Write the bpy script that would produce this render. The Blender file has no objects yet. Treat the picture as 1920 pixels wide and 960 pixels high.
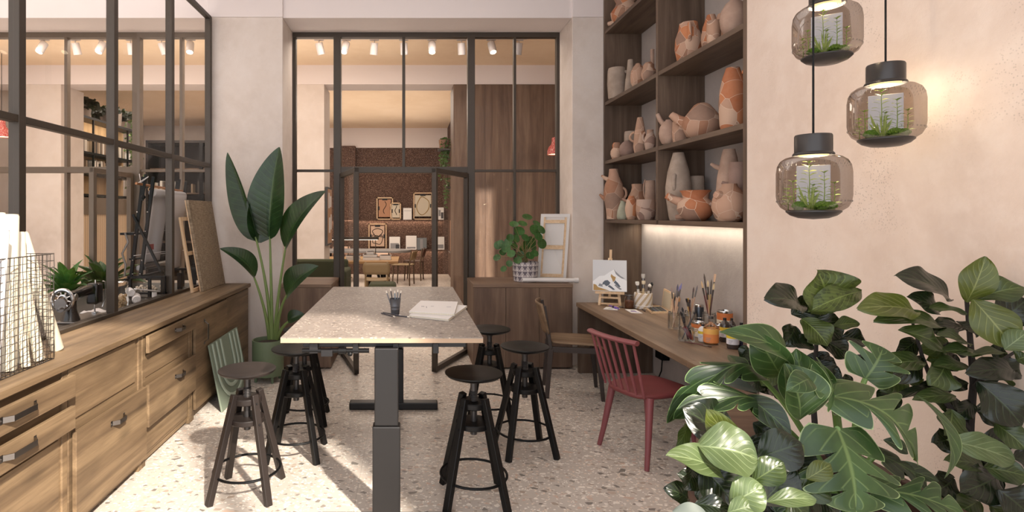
import bpy, math, random
from mathutils import Vector, Matrix, Euler
S = bpy.context.scene
COL = S.collection
PI = math.pi
R = math.radians
V = Vector
rnd = random.Random(7)
# ---------------------------------------------------------------- camera model (1920x960 frame)
F, U0, V0, H = 1050.0, 767.0, 402.0, 1.6
def at(u, v, Y): return V(((u-U0)*Y/F, Y, H-(v-V0)*Y/F))
def onz(u, v, z):
    Y = (H-z)*F/(v-V0); return V(((u-U0)*Y/F, Y, z))
cd = bpy.data.cameras.new('camera'); cam = bpy.data.objects.new('camera', cd); COL.objects.link(cam)
cam.location = (0, 0, H); cam.rotation_euler = (PI/2, 0, 0)
cd.sensor_width = 36; cd.sensor_fit = 'HORIZONTAL'; cd.lens = F/1920*36
cd.shift_x = (960-U0)/1920; cd.shift_y = (V0-480)/1920; cd.clip_start = .02; cd.clip_end = 200
S.camera = cam
S.view_settings.view_transform = 'Standard'; S.view_settings.look = 'None'
S.view_settings.gamma = 1; S.view_settings.use_curve_mapping = False
S.view_settings.exposure = 0.0
# ---------------------------------------------------------------- mesh builder
ORG = {}
class MB:
    def __init__(s, M=None): s.v=[]; s.f=[]; s.mi=[]; s.uv=[]; s.M=M
    def _add(s, vs, fs, m=0, uv=None):
        b=len(s.v)
        for i,p in enumerate(vs):
            p=V(p); s.v.append(s.M@p if s.M else p); s.uv.append(uv[i] if uv else (0,0))
        for f in fs: s.f.append(tuple(b+i for i in f)); s.mi.append(m)
        return s
    def box(s,x0,y0,z0,x1,y1,z1,m=0):
        if x0>x1:x0,x1=x1,x0
        if y0>y1:y0,y1=y1,y0
        if z0>z1:z0,z1=z1,z0
        return s._add([(x0,y0,z0),(x1,y0,z0),(x1,y1,z0),(x0,y1,z0),(x0,y0,z1),(x1,y0,z1),(x1,y1,z1),(x0,y1,z1)],
            [(0,3,2,1),(4,5,6,7),(0,1,5,4),(1,2,6,5),(2,3,7,6),(3,0,4,7)],m)
    def hexa(s,p,m=0): return s._add(p,[(0,3,2,1),(4,5,6,7),(0,1,5,4),(1,2,6,5),(2,3,7,6),(3,0,4,7)],m)
    def beam(s,p,q,w,h,up=(0,0,1),m=0,w2=None,h2=None):
        p=V(p);q=V(q);d=(q-p).normalized();up=V(up)
        if abs(d.dot(up))>.98: up=V((0,1,0)) if abs(d.y)<.9 else V((1,0,0))
        a=d.cross(up).normalized();b=a.cross(d).normalized()
        w2=w if w2 is None else w2; h2=h if h2 is None else h2
        c=lambda o,w,h:[o-a*w/2-b*h/2,o+a*w/2-b*h/2,o+a*w/2+b*h/2,o-a*w/2+b*h/2]
        return s._add(c(p,w,h)+c(q,w2,h2),[(0,1,2,3),(7,6,5,4),(4,5,1,0),(5,6,2,1),(6,7,3,2),(7,4,0,3)],m)
    def tube(s,pts,r,seg=8,closed=False,m=0,cap=True,flat=None):
        pts=[V(p) for p in pts];n=len(pts)
        rs=r if isinstance(r,(list,tuple)) else [r]*n
        vs=[];pa=None
        for i,p in enumerate(pts):
            if closed: d=pts[(i+1)%n]-pts[i-1]
            else: d=pts[min(i+1,n-1)]-pts[max(i-1,0)]
            d=d.normalized() if d.length>1e-9 else V((0,0,1))
            if pa is None:
                u=V((0,0,1)) if abs(d.z)<.9 else V((1,0,0)); a=d.cross(u).normalized()
            else:
                a=pa-d*pa.dot(d); a=a.normalized() if a.length>1e-6 else d.orthogonal().normalized()
            pa=a;b=d.cross(a)
            k=flat if flat else 1
            for j in range(seg):
                t=2*PI*j/seg; vs.append(p+a*(math.cos(t)*rs[i])+b*(math.sin(t)*rs[i]*k))
        fs=[]
        for i in range(n if closed else n-1):
            for j in range(seg):
                i2=(i+1)%n; j2=(j+1)%seg
                fs.append((i*seg+j,i*seg+j2,i2*seg+j2,i2*seg+j))
        if cap and not closed:
            fs.append(tuple(range(seg-1,-1,-1))); fs.append(tuple((n-1)*seg+j for j in range(seg)))
        return s._add(vs,fs,m)
    def cyl(s,p,q,r,r2=None,seg=16,m=0): return s.tube([p,q],[r,r if r2 is None else r2],seg,m=m)
    def ring(s,c,R_,r,seg=28,rs=8,nrm=(0,0,1),m=0):
        n=V(nrm).normalized();a=n.orthogonal().normalized();b=n.cross(a);c=V(c)
        return s.tube([c+a*(math.cos(2*PI*i/seg)*R_)+b*(math.sin(2*PI*i/seg)*R_) for i in range(seg)],r,rs,closed=True,m=m)
    def lathe(s,prof,seg=24,c=(0,0,0),M=None,m=0,mf=None,a0=0,a1=2*PI):
        c=V(c);vs=[];fs=[];n=len(prof);full=abs(a1-a0-2*PI)<1e-6
        ns=seg if full else seg+1
        for i in range(ns):
            t=a0+(a1-a0)*i/seg
            for (r,z) in prof:
                p=V((r*math.cos(t),r*math.sin(t),z)); p=(M@p if M else p)+c; vs.append(p)
        b=len(s.v)
        for i in range(seg):
            i2=(i+1)%ns
            for k in range(n-1): fs.append((i*n+k,i2*n+k,i2*n+k+1,i*n+k+1))
        s._add(vs,fs,m)
        if mf:
            q=len(s.mi)-len(fs)
            for i in range(seg):
                for k in range(n-1): s.mi[q+i*(n-1)+k]=mf[k]
        return s
    def prism(s,poly,d,fn,m=0):
        n=len(poly); vs=[fn(x,y,0) for x,y in poly]+[fn(x,y,d) for x,y in poly]
        fs=[tuple(range(n-1,-1,-1)),tuple(range(n,2*n))]+[(i,(i+1)%n,n+(i+1)%n,n+i) for i in range(n)]
        return s._add(vs,fs,m)
    def grid(s,P,uv=None,m=0,double=0):
        a=len(P);b=len(P[0]);vs=[p for r in P for p in r]
        fs=[(i*b+j,(i+1)*b+j,(i+1)*b+j+1,i*b+j+1) for i in range(a-1) for j in range(b-1)]
        return s._add(vs,fs,m,[t for r in uv for t in r] if uv else None)
    def ball(s,c,r,seg=12,m=0,sc=(1,1,1)):
        n=max(4,seg//2)
        return s.lathe([(math.sin(PI*i/n)*r*sc[0]+(1e-5),-math.cos(PI*i/n)*r*sc[2]) for i in range(n+1)],seg,c,m=m)
def obj(name,mb,mats,parent=None,loc=None,smooth=35,bevel=0,solid=0,sub=0,bseg=2,world=True):
    off=V((0,0,0))
    if parent is not None: off=ORG.get(parent.name,V((0,0,0))) if world else off
    elif loc is not None: off=V(loc)
    me=bpy.data.meshes.new(name)
    me.from_pydata([tuple(p-off) for p in mb.v],[],mb.f)
    if not isinstance(mats,(list,tuple)): mats=[mats]
    for x in mats: me.materials.append(x)
    for p,i in zip(me.polygons,mb.mi): p.material_index=i
    if any(t!=(0,0) for t in mb.uv):
        ul=me.uv_layers.new(name='UVMap')
        for l in me.loops: ul.data[l.index].uv=mb.uv[l.vertex_index]
    if smooth:
        for p in me.polygons: p.use_smooth=True
        me.set_sharp_from_angle(angle=R(smooth))
    me.update()
    o=bpy.data.objects.new(name,me); COL.objects.link(o)
    if parent is not None:
        o.parent=parent; ORG[o.name]=off
    else:
        o.location=off; ORG[o.name]=off
    if solid:
        d=o.modifiers.new('solid','SOLIDIFY'); d.thickness=solid; d.offset=0
    if bevel:
        d=o.modifiers.new('bevel','BEVEL'); d.width=bevel; d.segments=bseg; d.limit_method='ANGLE'; d.angle_limit=R(40)
    if sub:
        d=o.modifiers.new('sub','SUBSURF'); d.levels=sub; d.render_levels=sub
    return o
def tag(o,label,cat,group=None):
    o['label']=label; o['category']=cat
    if group: o['group']=group
    return o
def T(name,label,cat,loc=(0,0,0),rz=0,group=None,local=False):
    o=bpy.data.objects.new(name,None); COL.objects.link(o); o.empty_display_size=.05
    o.location=loc; o.rotation_euler=(0,0,rz); tag(o,label,cat,group)
    ORG[o.name]=V((0,0,0)) if local else V(loc)
    return o
def struct(o):
    o['kind']='structure'; return o
def copy_tree(o,parent=None):
    c=o.copy(); COL.objects.link(c)
    if parent is not None: c.parent=parent
    for ch in list(o.children): copy_tree(ch,c)
    return c
def dup(o,loc,rz,label,group=None,scale=None):
    c=copy_tree(o); c.location=loc; c.rotation_euler=(0,0,rz); c['label']=label
    if group: c['group']=group
    if scale: c.scale=(scale,)*3
    return c
# ---------------------------------------------------------------- materials
def lin(c):
    if isinstance(c,str):
        c=c.lstrip('#'); c=[int(c[i:i+2],16) for i in (0,2,4)]
    return tuple((x/255/12.92 if x/255<=.04045 else ((x/255+.055)/1.055)**2.4) for x in c)+(1,)
class NT:
    def __init__(s,name):
        s.m=bpy.data.materials.new(name); s.m.use_nodes=True; s.t=s.m.node_tree; s.t.nodes.clear()
        s.out=s.n('ShaderNodeOutputMaterial')
    def n(s,typ,**k):
        x=s.t.nodes.new(typ)
        for a,b in k.items(): setattr(x,a,b)
        return x
    def l(s,a,b): s.t.links.new(a,b)
    def put(s,x,sock):
        if isinstance(x,bpy.types.NodeSocket): s.l(x,sock)
        else: sock.default_value=x
    def math(s,op,a,b=0,c=0,clamp=False):
        x=s.n('ShaderNodeMath',operation=op,use_clamp=clamp)
        s.put(a,x.inputs[0]); s.put(b,x.inputs[1])
        if len(x.inputs)>2: s.put(c,x.inputs[2])
        return x.outputs[0]
    def mix(s,f,a,b,mode='MIX'):
        x=s.n('ShaderNodeMix',data_type='RGBA',blend_type=mode)
        s.put(f,x.inputs[0]); s.put(a,x.inputs[6]); s.put(b,x.inputs[7]); return x.outputs[2]
    def ramp(s,f,stops,interp='LINEAR'):
        x=s.n('ShaderNodeValToRGB'); x.color_ramp.interpolation=interp; e=x.color_ramp.elements
        while len(e)<len(stops): e.new(.5)
        for i,(p,c) in enumerate(stops): e[i].position=p; e[i].color=c if len(c)==4 else lin(c)
        s.put(f,x.inputs[0]); return x.outputs[0]
    def step(s,f,a,b):
        x=s.n('ShaderNodeMapRange',interpolation_type='SMOOTHSTEP'); s.put(f,x.inputs[0])
        s.put(a,x.inputs[1]); s.put(b,x.inputs[2]); return x.outputs[0]
    def coord(s,k='Object',scale=(1,1,1),rot=(0,0,0),loc=(0,0,0)):
        c=s.n('ShaderNodeTexCoord'); m=s.n('ShaderNodeMapping'); s.l(c.outputs[k],m.inputs[0])
        m.inputs[1].default_value=loc; m.inputs[2].default_value=rot; m.inputs[3].default_value=scale; return m.outputs[0]
    def noise(s,vec,scale,detail=4,rough=.55,dist=0,out=0):
        x=s.n('ShaderNodeTexNoise'); s.l(vec,x.inputs['Vector']); x.inputs['Scale'].default_value=scale
        x.inputs['Detail'].default_value=detail; x.inputs['Roughness'].default_value=rough; x.inputs['Distortion'].default_value=dist
        return x.outputs[out]
    def vor(s,vec,scale,feature='F1',out='Distance',dim='3D'):
        x=s.n('ShaderNodeTexVoronoi',feature=feature,voronoi_dimensions=dim); s.l(vec,x.inputs['Vector']); x.inputs['Scale'].default_value=scale
        return x.outputs[out]
    def bump(s,h,strength=.2,dist=.01):
        x=s.n('ShaderNodeBump'); x.inputs['Strength'].default_value=strength; x.inputs['Distance'].default_value=dist
        s.l(h,x.inputs['Height']); return x.outputs[0]
    def pbr(s,col,rough=.5,metal=0,normal=None,spec=.5,emit=None,es=0,trans=0,coat=0,alpha=None):
        b=s.n('ShaderNodeBsdfPrincipled'); s.put(col,b.inputs['Base Color']); s.put(rough,b.inputs['Roughness'])
        s.put(metal,b.inputs['Metallic']); b.inputs['Specular IOR Level'].default_value=spec
        if normal is not None: s.l(normal,b.inputs['Normal'])
        if emit is not None: s.put(emit,b.inputs['Emission Color']); b.inputs['Emission Strength'].default_value=es
        b.inputs['Coat Weight'].default_value=coat
        return b.outputs[0]
    def done(s,sh): s.l(sh,s.out.inputs[0]); return s.m
MATS={}
def flat(name,c,rough=.5,metal=0,spec=.5,coat=0,grain=0,gs=40):
    if name in MATS: return MATS[name]
    t=NT(name); col=lin(c); nrm=None
    if grain:
        nz=t.noise(t.coord(),gs,4)
        col=t.mix(t.math('MULTIPLY',nz,grain),lin(c),tuple(x*.55 for x in lin(c)[:3])+(1,))
        nrm=t.bump(nz,.12,.002)
    MATS[name]=t.done(t.pbr(col,rough,metal,nrm,spec,coat=coat)); return MATS[name]
def glow(name,c,e):
    t=NT(name); return t.done(t.pbr(lin(c),.5,emit=lin(c),es=e))
def wood(name,dark,mid,light,axis='y',rough=.5,k=1.0,blot=.6,spec=.35):
    t=NT(name)
    def sc(a,b): return {'x':(b,a,a),'y':(a,b,a),'z':(a,a,b)}[axis]
    c0=t.coord()
    wv=t.noise(t.coord(scale=sc(2.2*k,.35*k)),1,2,.5,out=1)
    va=t.n('ShaderNodeVectorMath',operation='MULTIPLY_ADD'); t.l(wv,va.inputs[0]); va.inputs[1].default_value=(.1/k,)*3; t.l(c0,va.inputs[2])
    mp=t.n('ShaderNodeMapping'); t.l(va.outputs[0],mp.inputs[0]); mp.inputs[3].default_value=sc(14*k,.9*k)
    g=t.noise(mp.outputs[0],1,6,.6,.5)
    fib=t.noise(t.coord(scale=sc(120*k,4*k)),1,3,.6)
    col=t.ramp(g,[(.28,dark),(.48,mid),(.68,light)])
    col=t.mix(t.math('MULTIPLY',t.step(fib,.45,.75),.35),col,lin(dark))
    bl=t.noise(t.coord(scale=sc(3.2*k,1.3*k)),1,3,.6)
    kn=t.vor(t.coord(scale=sc(2.6*k,1.0*k)),1)
    col=t.mix(t.math('MULTIPLY',t.step(bl,.5,.72),blot),col,tuple(x*.75 for x in lin(dark)[:3])+(1,))
    col=t.mix(t.math('MULTIPLY',t.step(kn,.13,.03),blot),col,tuple(x*.4 for x in lin(dark)[:3])+(1,))
    nrm=t.bump(t.math('ADD',g,t.math('MULTIPLY',fib,.6)),.12,.004)
    return t.done(t.pbr(col,rough,0,nrm,spec))
def plaster(name,a,b,c,pits=.5,bs=.25):
    t=NT(name); p=t.coord()
    n1=t.noise(p,1.1,6,.62,.4); n2=t.noise(p,9,6,.6); n3=t.noise(p,70,5,.65)
    col=t.ramp(n1,[(.3,a),(.5,b),(.7,c)])
    col=t.mix(t.math('MULTIPLY',t.step(n2,.42,.7),.35),col,lin(c))
    msk=t.step(t.noise(p,1.7,3,.6),.5,.66)
    pv=t.vor(p,95); pit=t.math('MULTIPLY',t.step(pv,.33,.18),msk)
    col=t.mix(t.math('MULTIPLY',pit,pits),col,tuple(x*.35 for x in lin(a)[:3])+(1,))
    h=t.math('SUBTRACT',t.math('ADD',t.math('MULTIPLY',n3,.5),n2),t.math('MULTIPLY',pit,pits))
    return t.done(t.pbr(col,.85,0,t.bump(h,bs,.008),.2))
def terrazzo(name,base,layers,rough=.35,dist=.03,grout=True,spec=.4):
    t=NT(name); p=t.coord()
    nv=t.noise(p,14,2,out=1)
    va=t.n('ShaderNodeVectorMath',operation='MULTIPLY_ADD'); t.l(nv,va.inputs[0]); va.inputs[1].default_value=(dist,)*3; t.l(p,va.inputs[2]); q=va.outputs[0]
    col=t.mix(t.step(t.noise(p,1.3,3),.35,.7),lin(base[0]),lin(base[1]))
    for (sc,th,pr,stops,off,stretch) in layers:
        m=t.n('ShaderNodeMapping'); t.l(q,m.inputs[0]); m.inputs[1].default_value=(off,off*.7,0); m.inputs[3].default_value=stretch; m.inputs[2].default_value=(0,0,off*3)
        e=t.vor(m.outputs[0],sc,'DISTANCE_TO_EDGE','Distance','2D')
        cc=t.vor(m.outputs[0],sc,'F1','Color','2D')
        sp=t.n('ShaderNodeSeparateColor'); t.l(cc,sp.inputs[0])
        th2=t.math('MULTIPLY_ADD',sp.outputs[1],th,th*.8)
        mk=t.math('MULTIPLY',t.step(e,th2,t.math('ADD',th2,.03)),t.math('LESS_THAN',sp.outputs[2],pr))
        cr=t.ramp(sp.outputs[0],stops,'CONSTANT')
        col=t.mix(mk,col,cr)
    if grout:
        sx=t.n('ShaderNodeSeparateXYZ'); t.l(t.coord(loc=(.3,.05,0)),sx.inputs[0])
        g=None
        for i in (0,1):
            d=t.math('PINGPONG',sx.outputs[i],.45); s_=t.step(d,.0035,.0015)
            g=s_ if g is None else t.math('MAXIMUM',g,s_)
        col=t.mix(t.math('MULTIPLY',g,.35),col,lin('#8d8072'))
    rr=t.math('MULTIPLY_ADD',t.noise(p,3,3),.2,rough-.1)
    return t.done(t.pbr(col,rr,0,None,spec))
def glassm(name,tint=(.96,.95,.94),refl=.7,rough=.01):
    t=NT(name); tr=t.n('ShaderNodeBsdfTransparent'); tr.inputs[0].default_value=tint+(1,)
    gl=t.n('ShaderNodeBsdfGlossy'); gl.inputs['Roughness'].default_value=rough; gl.inputs[0].default_value=(1,1,1,1)
    fr=t.n('ShaderNodeFresnel'); fr.inputs[0].default_value=1.45
    mx=t.n('ShaderNodeMixShader'); t.l(t.math('MULTIPLY',fr.outputs[0],refl),mx.inputs[0]); t.l(tr.outputs[0],mx.inputs[1]); t.l(gl.outputs[0],mx.inputs[2])
    return t.done(mx.outputs[0])
def leafm(name,base,light,vein,N=9,k=.35,rough=.32,spec=.5,trans=.25,vs=.6,coat=0,tex=0,edge=None):
    t=NT(name); uv=t.n('ShaderNodeUVMap'); sp=t.n('ShaderNodeSeparateXYZ'); t.l(uv.outputs[0],sp.inputs[0])
    u=sp.outputs[0]; v=t.math('ABSOLUTE',sp.outputs[1])
    mid=t.step(v,.06,.015)
    ph=t.math('PINGPONG',t.math('MULTIPLY',t.math('SUBTRACT',u,t.math('MULTIPLY',v,k)),N),.5)
    sv=t.math('MULTIPLY',t.step(ph,.09,.02),t.step(v,1.0,.55))
    p=t.coord(); nz=t.noise(p,9,3)
    col=t.mix(t.step(nz,.35,.7),lin(base),lin(light))
    if tex:
        col=t.mix(t.math('MULTIPLY',t.step(t.noise(p,60,2),.5,.6),tex),col,tuple(x*.5 for x in lin(base)[:3])+(1,))
    vm=t.math('MAXIMUM',mid,t.math('MULTIPLY',sv,.7))
    col=t.mix(t.math('MULTIPLY',vm,vs),col,lin(vein))
    if edge: col=t.mix(t.math('MULTIPLY',t.step(v,.955,.985),.6),col,lin(edge))
    nrm=t.bump(t.math('ADD',t.math('MULTIPLY',vm,-.6),t.math('MULTIPLY',ph,.8)),.2,.006)
    b=t.pbr(col,rough,0,nrm,spec,coat=coat)
    if trans:
        tl=t.n('ShaderNodeBsdfTranslucent'); t.put(t.mix(.5,col,lin('#8fae3c')),tl.inputs[0])
        mx=t.n('ShaderNodeMixShader'); mx.inputs[0].default_value=trans; t.l(b,mx.inputs[1]); t.l(tl.outputs[0],mx.inputs[2]); b=mx.outputs[0]
    return t.done(b)
def patchm(name,cols,crack,scale=9,off=0,cw=.03):
    t=NT(name); p=t.coord(loc=(off,off*1.7,off*.6)); q=p
    e=t.vor(q,scale,'DISTANCE_TO_EDGE'); c=t.vor(q,scale,'F1','Color'); cw*=.45
    sp=t.n('ShaderNodeSeparateColor'); t.l(c,sp.inputs[0])
    n=len(cols); col=t.ramp(sp.outputs[0],[(i/n,x) for i,x in enumerate(cols)],'CONSTANT')
    nz=t.noise(p,30,4); col=t.mix(t.math('MULTIPLY',nz,.25),col,lin('#c7a890'))
    col=t.mix(t.step(e,cw,cw*.4),col,lin(crack))
    return t.done(t.pbr(col,.8,0,t.bump(t.math('ADD',t.step(e,cw,cw*.4),t.math('MULTIPLY',nz,.2)),.35,.004),.2))
def clay(name,a,b):
    t=NT(name); p=t.coord(); n=t.noise(p,7,5,.6); f=t.noise(p,90,3)
    return t.done(t.pbr(t.mix(t.step(n,.35,.68),lin(a),lin(b)),.85,0,t.bump(t.math('ADD',n,t.math('MULTIPLY',f,.3)),.2,.004),.2))
# setting
M_PL=plaster('plaster_pink','#c9bcb2','#d6cac1','#e0d6cf',.2)
M_PLR=plaster('plaster_rose','#d3bfb1','#e0cec1','#e9dbd0',.4,.3)
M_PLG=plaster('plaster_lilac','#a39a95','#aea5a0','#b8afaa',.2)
M_WH=flat('white_paint','#e8dedb',.8,grain=.08,gs=3)
M_CEIL=plaster('ceiling_sand','#e0c6a8','#e6cdb0','#ebd4b9',.0,.05)
M_FLOOR=terrazzo('terrazzo_floor',('#c3b9af','#cbc2b8'),[
 (60,.12,.34,[(0,'#efe8de'),(.45,'#e7d5c4'),(.7,'#ab9d90'),(.85,'#f4eee6')],.3,(1,1.2,1)),
 (27,.13,.24,[(0,'#efe7dc'),(.34,'#cfb6a5'),(.5,'#ab9b8d'),(.66,'#958c83'),(.82,'#827b74'),(.93,'#c2b1a2')],1.1,(1,1.35,1)),
 (15,.2,.09,[(0,'#7d7770'),(.3,'#cdb5a4'),(.5,'#8f877f'),(.7,'#e6dfd7'),(.86,'#857b72')],2.3,(1,1.5,1))])
M_BRZ=flat('bronze_frame','#4a4138',.45,.3,grain=.3,gs=25)
M_BRZ2=flat('bronze_frame_pale','#6b5d4f',.5,.1,grain=.3,gs=25)
M_GLASS=glassm('clear_glass',(.985,.98,.975),.05)
M_JAR=glassm('jar_glass',(.93,.94,.94),.6)
M_SMOKE=glassm('smoked_glass',(.55,.51,.48),.22)
M_OAK=wood('light_oak','#5a4937','#78634b','#937c5f','y',.55,1,.45)
M_OAKX=wood('light_oak_cross','#7a624b','#967a5f','#aa8e70','z',.55,1,.3)
M_GOAKZ=wood('smoked_oak_upright','#56443a','#6c5749','#7f6958','z',.55,.8,.6)
M_GOAKX=wood('smoked_oak_level','#5f4c3f','#766051','#8a735f','x',.55,.8,.5)
M_GOAKY=wood('smoked_oak_long','#5d4838','#76604c','#8b7460','y',.5,.8,.5)
M_SHELF=wood('dark_oak','#4d3e33','#655346','#756354','z',.55,.8,.5)
M_SHELFY=wood('dark_oak_long','#4d3e33','#655346','#756354','y',.55,.8,.5)
M_BLK=flat('black_metal','#0a0a0b',.5,0,.22)
M_BLKW=flat('black_wood','#0f0e0e',.42,0,.28,grain=.3,gs=30)
M_BRNW=flat('brown_black_wood','#2c2522',.45,0,.3,grain=.3,gs=30)
M_CHR=flat('chrome','#d0d0d0',.18,1)
M_STEEL=flat('brushed_steel','#77726e',.35,1)
M_PINE=wood('pale_pine','#c9a67f','#dabb97','#e6cdae','y',.6,2,.1)
M_PINEZ=wood('pale_pine_upright','#c9a67f','#dabb97','#e6cdae','z',.6,2,.1)
M_PAPER=flat('cream_paper','#d9d0bb',.85)
M_WHITE=flat('white_card','#dedad7',.7)
M_CORK=None
# ---------------------------------------------------------------- the setting
def corkm():
    t=NT('dark_cork'); p=t.coord(); n=t.noise(p,45,3,.7); c=t.vor(p,70,out='Color'); sp=t.n('ShaderNodeSeparateColor'); t.l(c,sp.inputs[0])
    col=t.ramp(sp.outputs[0],[(0,'#4d3b33'),(.4,'#5f4a41'),(.75,'#6d574c'),(.93,'#93796a')]); col=t.mix(t.math('MULTIPLY',n,.5),col,lin('#43342d'))
    return t.done(t.pbr(col,.9,0,t.bump(n,.3,.01),.15))
M_CORK=corkm()
struct(obj('floor',MB().box(-9,-.6,-.1,4,16,0),M_FLOOR,loc=(0,0,-.1),smooth=0))
struct(obj('ceiling',MB().box(-9,-.15,4.15,2.6,5.96,4.3),M_WH,loc=(0,0,4.15),smooth=0))
struct(obj('ceiling',MB().box(-9,6.52,3.96,4,15.6,4.1),M_CEIL,loc=(0,6.52,3.96),smooth=0))
m=MB().box(-2.15,5.96,0,-1.345,6.52,3.70); m.box(-2.15,5.955,3.70,-1.345,6.0,4.15,1)
struct(obj('wall_back',m,[M_PL,M_WH],loc=(-1.7,5.96,0),smooth=0,bevel=.006))
m=MB().box(1.737,5.96,0,2.46,6.52,3.70); m.box(1.737,5.955,3.70,2.46,6.0,4.15,1)
struct(obj('wall_back',m,[M_PL,M_WH],loc=(2,5.96,0),smooth=0,bevel=.006))
struct(obj('beam',MB().box(-9,5.985,3.70,2.46,6.52,4.15),M_WH,loc=(0,6,3.7),smooth=0))
m=MB().box(2.07,-.15,0,2.6,3.43,4.15)
struct(obj('wall_right',m,M_PLR,loc=(2.07,1.5,0),smooth=0))
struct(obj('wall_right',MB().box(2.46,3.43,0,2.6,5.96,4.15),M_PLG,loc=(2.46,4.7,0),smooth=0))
struct(obj('wall_left',MB().box(-7.2,-.15,0,-7.05,15.6,4.15),M_PL,loc=(-7.1,6,0),smooth=0))
# street front behind the camera: posts of the shop window
for i,(x,w) in enumerate(((2.0,.14),(.98,.05),(-2.12,.1),(-4.6,.05))):
    struct(obj('window_post',MB().box(x-w/2,-.2,0,x+w/2,-.1,4.15),M_BRZ,loc=(x,-.15,0),smooth=0))
# far rooms
struct(obj('beam',MB().box(-7.05,8.85,3.656,4,9.3,3.96),M_WH,loc=(0,8.85,3.656),smooth=0))
for x0,x1 in ((-6.12,-5.5),(-2.3,-1.34)):
    struct(obj('column',MB().box(x0,8.85,0,x1,9.47,3.656),M_PL,loc=((x0+x1)/2,9.1,0),smooth=0,bevel=.005))
m=MB().box(-7.05,15.32,0,3,15.5,3.42); m.box(-3.1,15.15,0,3,15.34,1.454); m.box(-3.1,15.0,0,3,15.2,.653); m.box(-1.85,15.1,0,-1.45,15.34,3.45)
struct(obj('wall_far',m,M_CORK,loc=(0,15.3,0),smooth=0,bevel=.01))
struct(obj('wall_far',MB().box(-7.05,15.3,3.42,3,15.5,3.96),M_WH,loc=(0,15.3,3.42),smooth=0))
struct(obj('wall_side',MB().box(1.05,9.45,0,1.2,15.3,3.96),M_CORK,loc=(1.05,12,0),smooth=0))
m=MB()
for i,(x0,x1) in enumerate(((.7,1.2),(1.202,1.66),(1.662,2.12),(2.122,2.7))): m.box(x0,8.83,0,x1,9.45,3.65)
struct(obj('wall_panelling',m,M_GOAKZ,loc=(1.5,8.83,0),smooth=0,bevel=.002))
struct(obj('wall_end',MB().box(2.7,6.52,0,2.8,15.5,3.96),M_PL,loc=(2.7,10,0),smooth=0))
# ---------------------------------------------------------------- glazed screens (steel frames, each with its panes)
def screen(name,posts,rails,panes,mat,org):
    m=MB()
    for b in posts+rails: m.box(*b)
    o=struct(obj(name,m,mat,loc=org,smooth=0,bevel=.004))
    for p in panes: obj('pane',MB().box(*p),M_GLASS,o,smooth=0)
    return o
YB=6.46
px=lambda u,Y=6.48:(u-U0)*Y/F
def post(u,w,z0=0,z1=3.66): x=px(u); return (x-w/2,YB,z0,x+w/2,YB+.07,z1)
ZT=2.10
xl,xr=px(634),px(882)
posts=[(-1.345,YB,0,-1.305,YB+.07,3.7),(1.70,YB,0,1.737,YB+.07,3.7),(xl-.05,YB-.01,0,xl+.035,YB+.08,3.66),(xr-.035,YB-.01,0,xr+.05,YB+.08,3.66),
       post(757,.035,2.1),post(965,.03)]
rails=[(-1.345,YB-.005,3.645,1.737,YB+.075,3.7),(-1.31,YB+.01,ZT-.01,xl,YB+.05,ZT+.02),(xr,YB+.01,ZT-.01,1.71,YB+.05,ZT+.02),(xl,YB-.005,ZT-.02,xr,YB+.075,ZT+.05),
       (-1.31,YB,.0,xl,YB+.07,.06),(xr,YB,0,1.71,YB+.07,.06)]
g=YB+.03
panes=[(-1.305,g,.06,xl-.05,g+.006,ZT),(-1.305,g,ZT+.02,xl-.05,g+.006,3.645),(xl+.035,g,ZT+.05,px(757)-.018,g+.006,3.645),(px(757)+.018,g,ZT+.05,xr-.035,g+.006,3.645),
       (xr+.05,g,.06,px(965)-.015,g+.006,ZT),(px(965)+.015,g,.06,1.70,g+.006,ZT),(xr+.05,g,ZT+.02,px(965)-.015,g+.006,3.645),(px(965)+.015,g,ZT+.02,1.70,g+.006,3.645)]
screen('window_1',posts,rails,panes,M_BRZ,(0,YB,0))
def leaf_door(name,a,b,z0,z1,mat,w=.045):
    a=V((a[0],a[1],0)); b=V((b[0],b[1],0)); d=(b-a).normalized(); up=V((0,0,1)); m=MB()
    for p in (a+d*w/2,b-d*w/2): m.beam(p+up*z0,p+up*z1,w,.05,up=d.cross(up))
    for z in (z0+.025,z1-.025): m.beam(a+up*z,b+up*z,.045,.05)
    o=struct(obj(name,m,mat,loc=a,smooth=0,bevel=.003))
    q=MB(); q.beam(a+d*w+up*(z0+z1)/2,b-d*w+up*(z0+z1)/2,.006,z1-z0-.1); obj('pane',q,M_GLASS,o,smooth=0)
    return o
leaf_door('door_1',(xl+.045,6.44),(px(668.5,5.56),5.56),.012,ZT-.03,M_BRZ)
leaf_door('door_2',(xr-.045,6.44),(px(813.5,5.64),5.64),.012,ZT-.03,M_BRZ)
# screen of the neighbouring room
def p3(u): return px(u)
posts=[(px(257)-.045,YB-.01,0,px(257)+.045,YB+.08,3.66),post(125,.035),post(340.5,.035),post(-40,.09),(-2.2,YB,0,-2.15,YB+.07,3.7)]
rails=[(-7.05,YB-.005,3.64,-2.15,YB+.075,3.7),(px(257),YB+.01,ZT-.01,-2.15,YB+.05,ZT+.02),(-7.05,YB-.005,ZT-.02,px(257),YB+.075,ZT+.05)]
panes=[]
xs=[-7.0,px(-40),px(125),px(257),px(340.5),-2.19]
for a,b in zip(xs[:-1],xs[1:]):
    panes.append((a+.03,g,ZT+.05,b-.03,g+.006,3.64))
    if a>=px(257)-.01: panes.append((a+.03,g,.02,b-.03,g+.006,ZT-.02))
screen('window_2',posts,rails,panes,M_BRZ2,(-4,YB,0))
leaf_door('door_3',(px(250),6.43),(px(171,5.6),5.6),.012,ZT-.03,M_BRZ2,.06)
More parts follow.
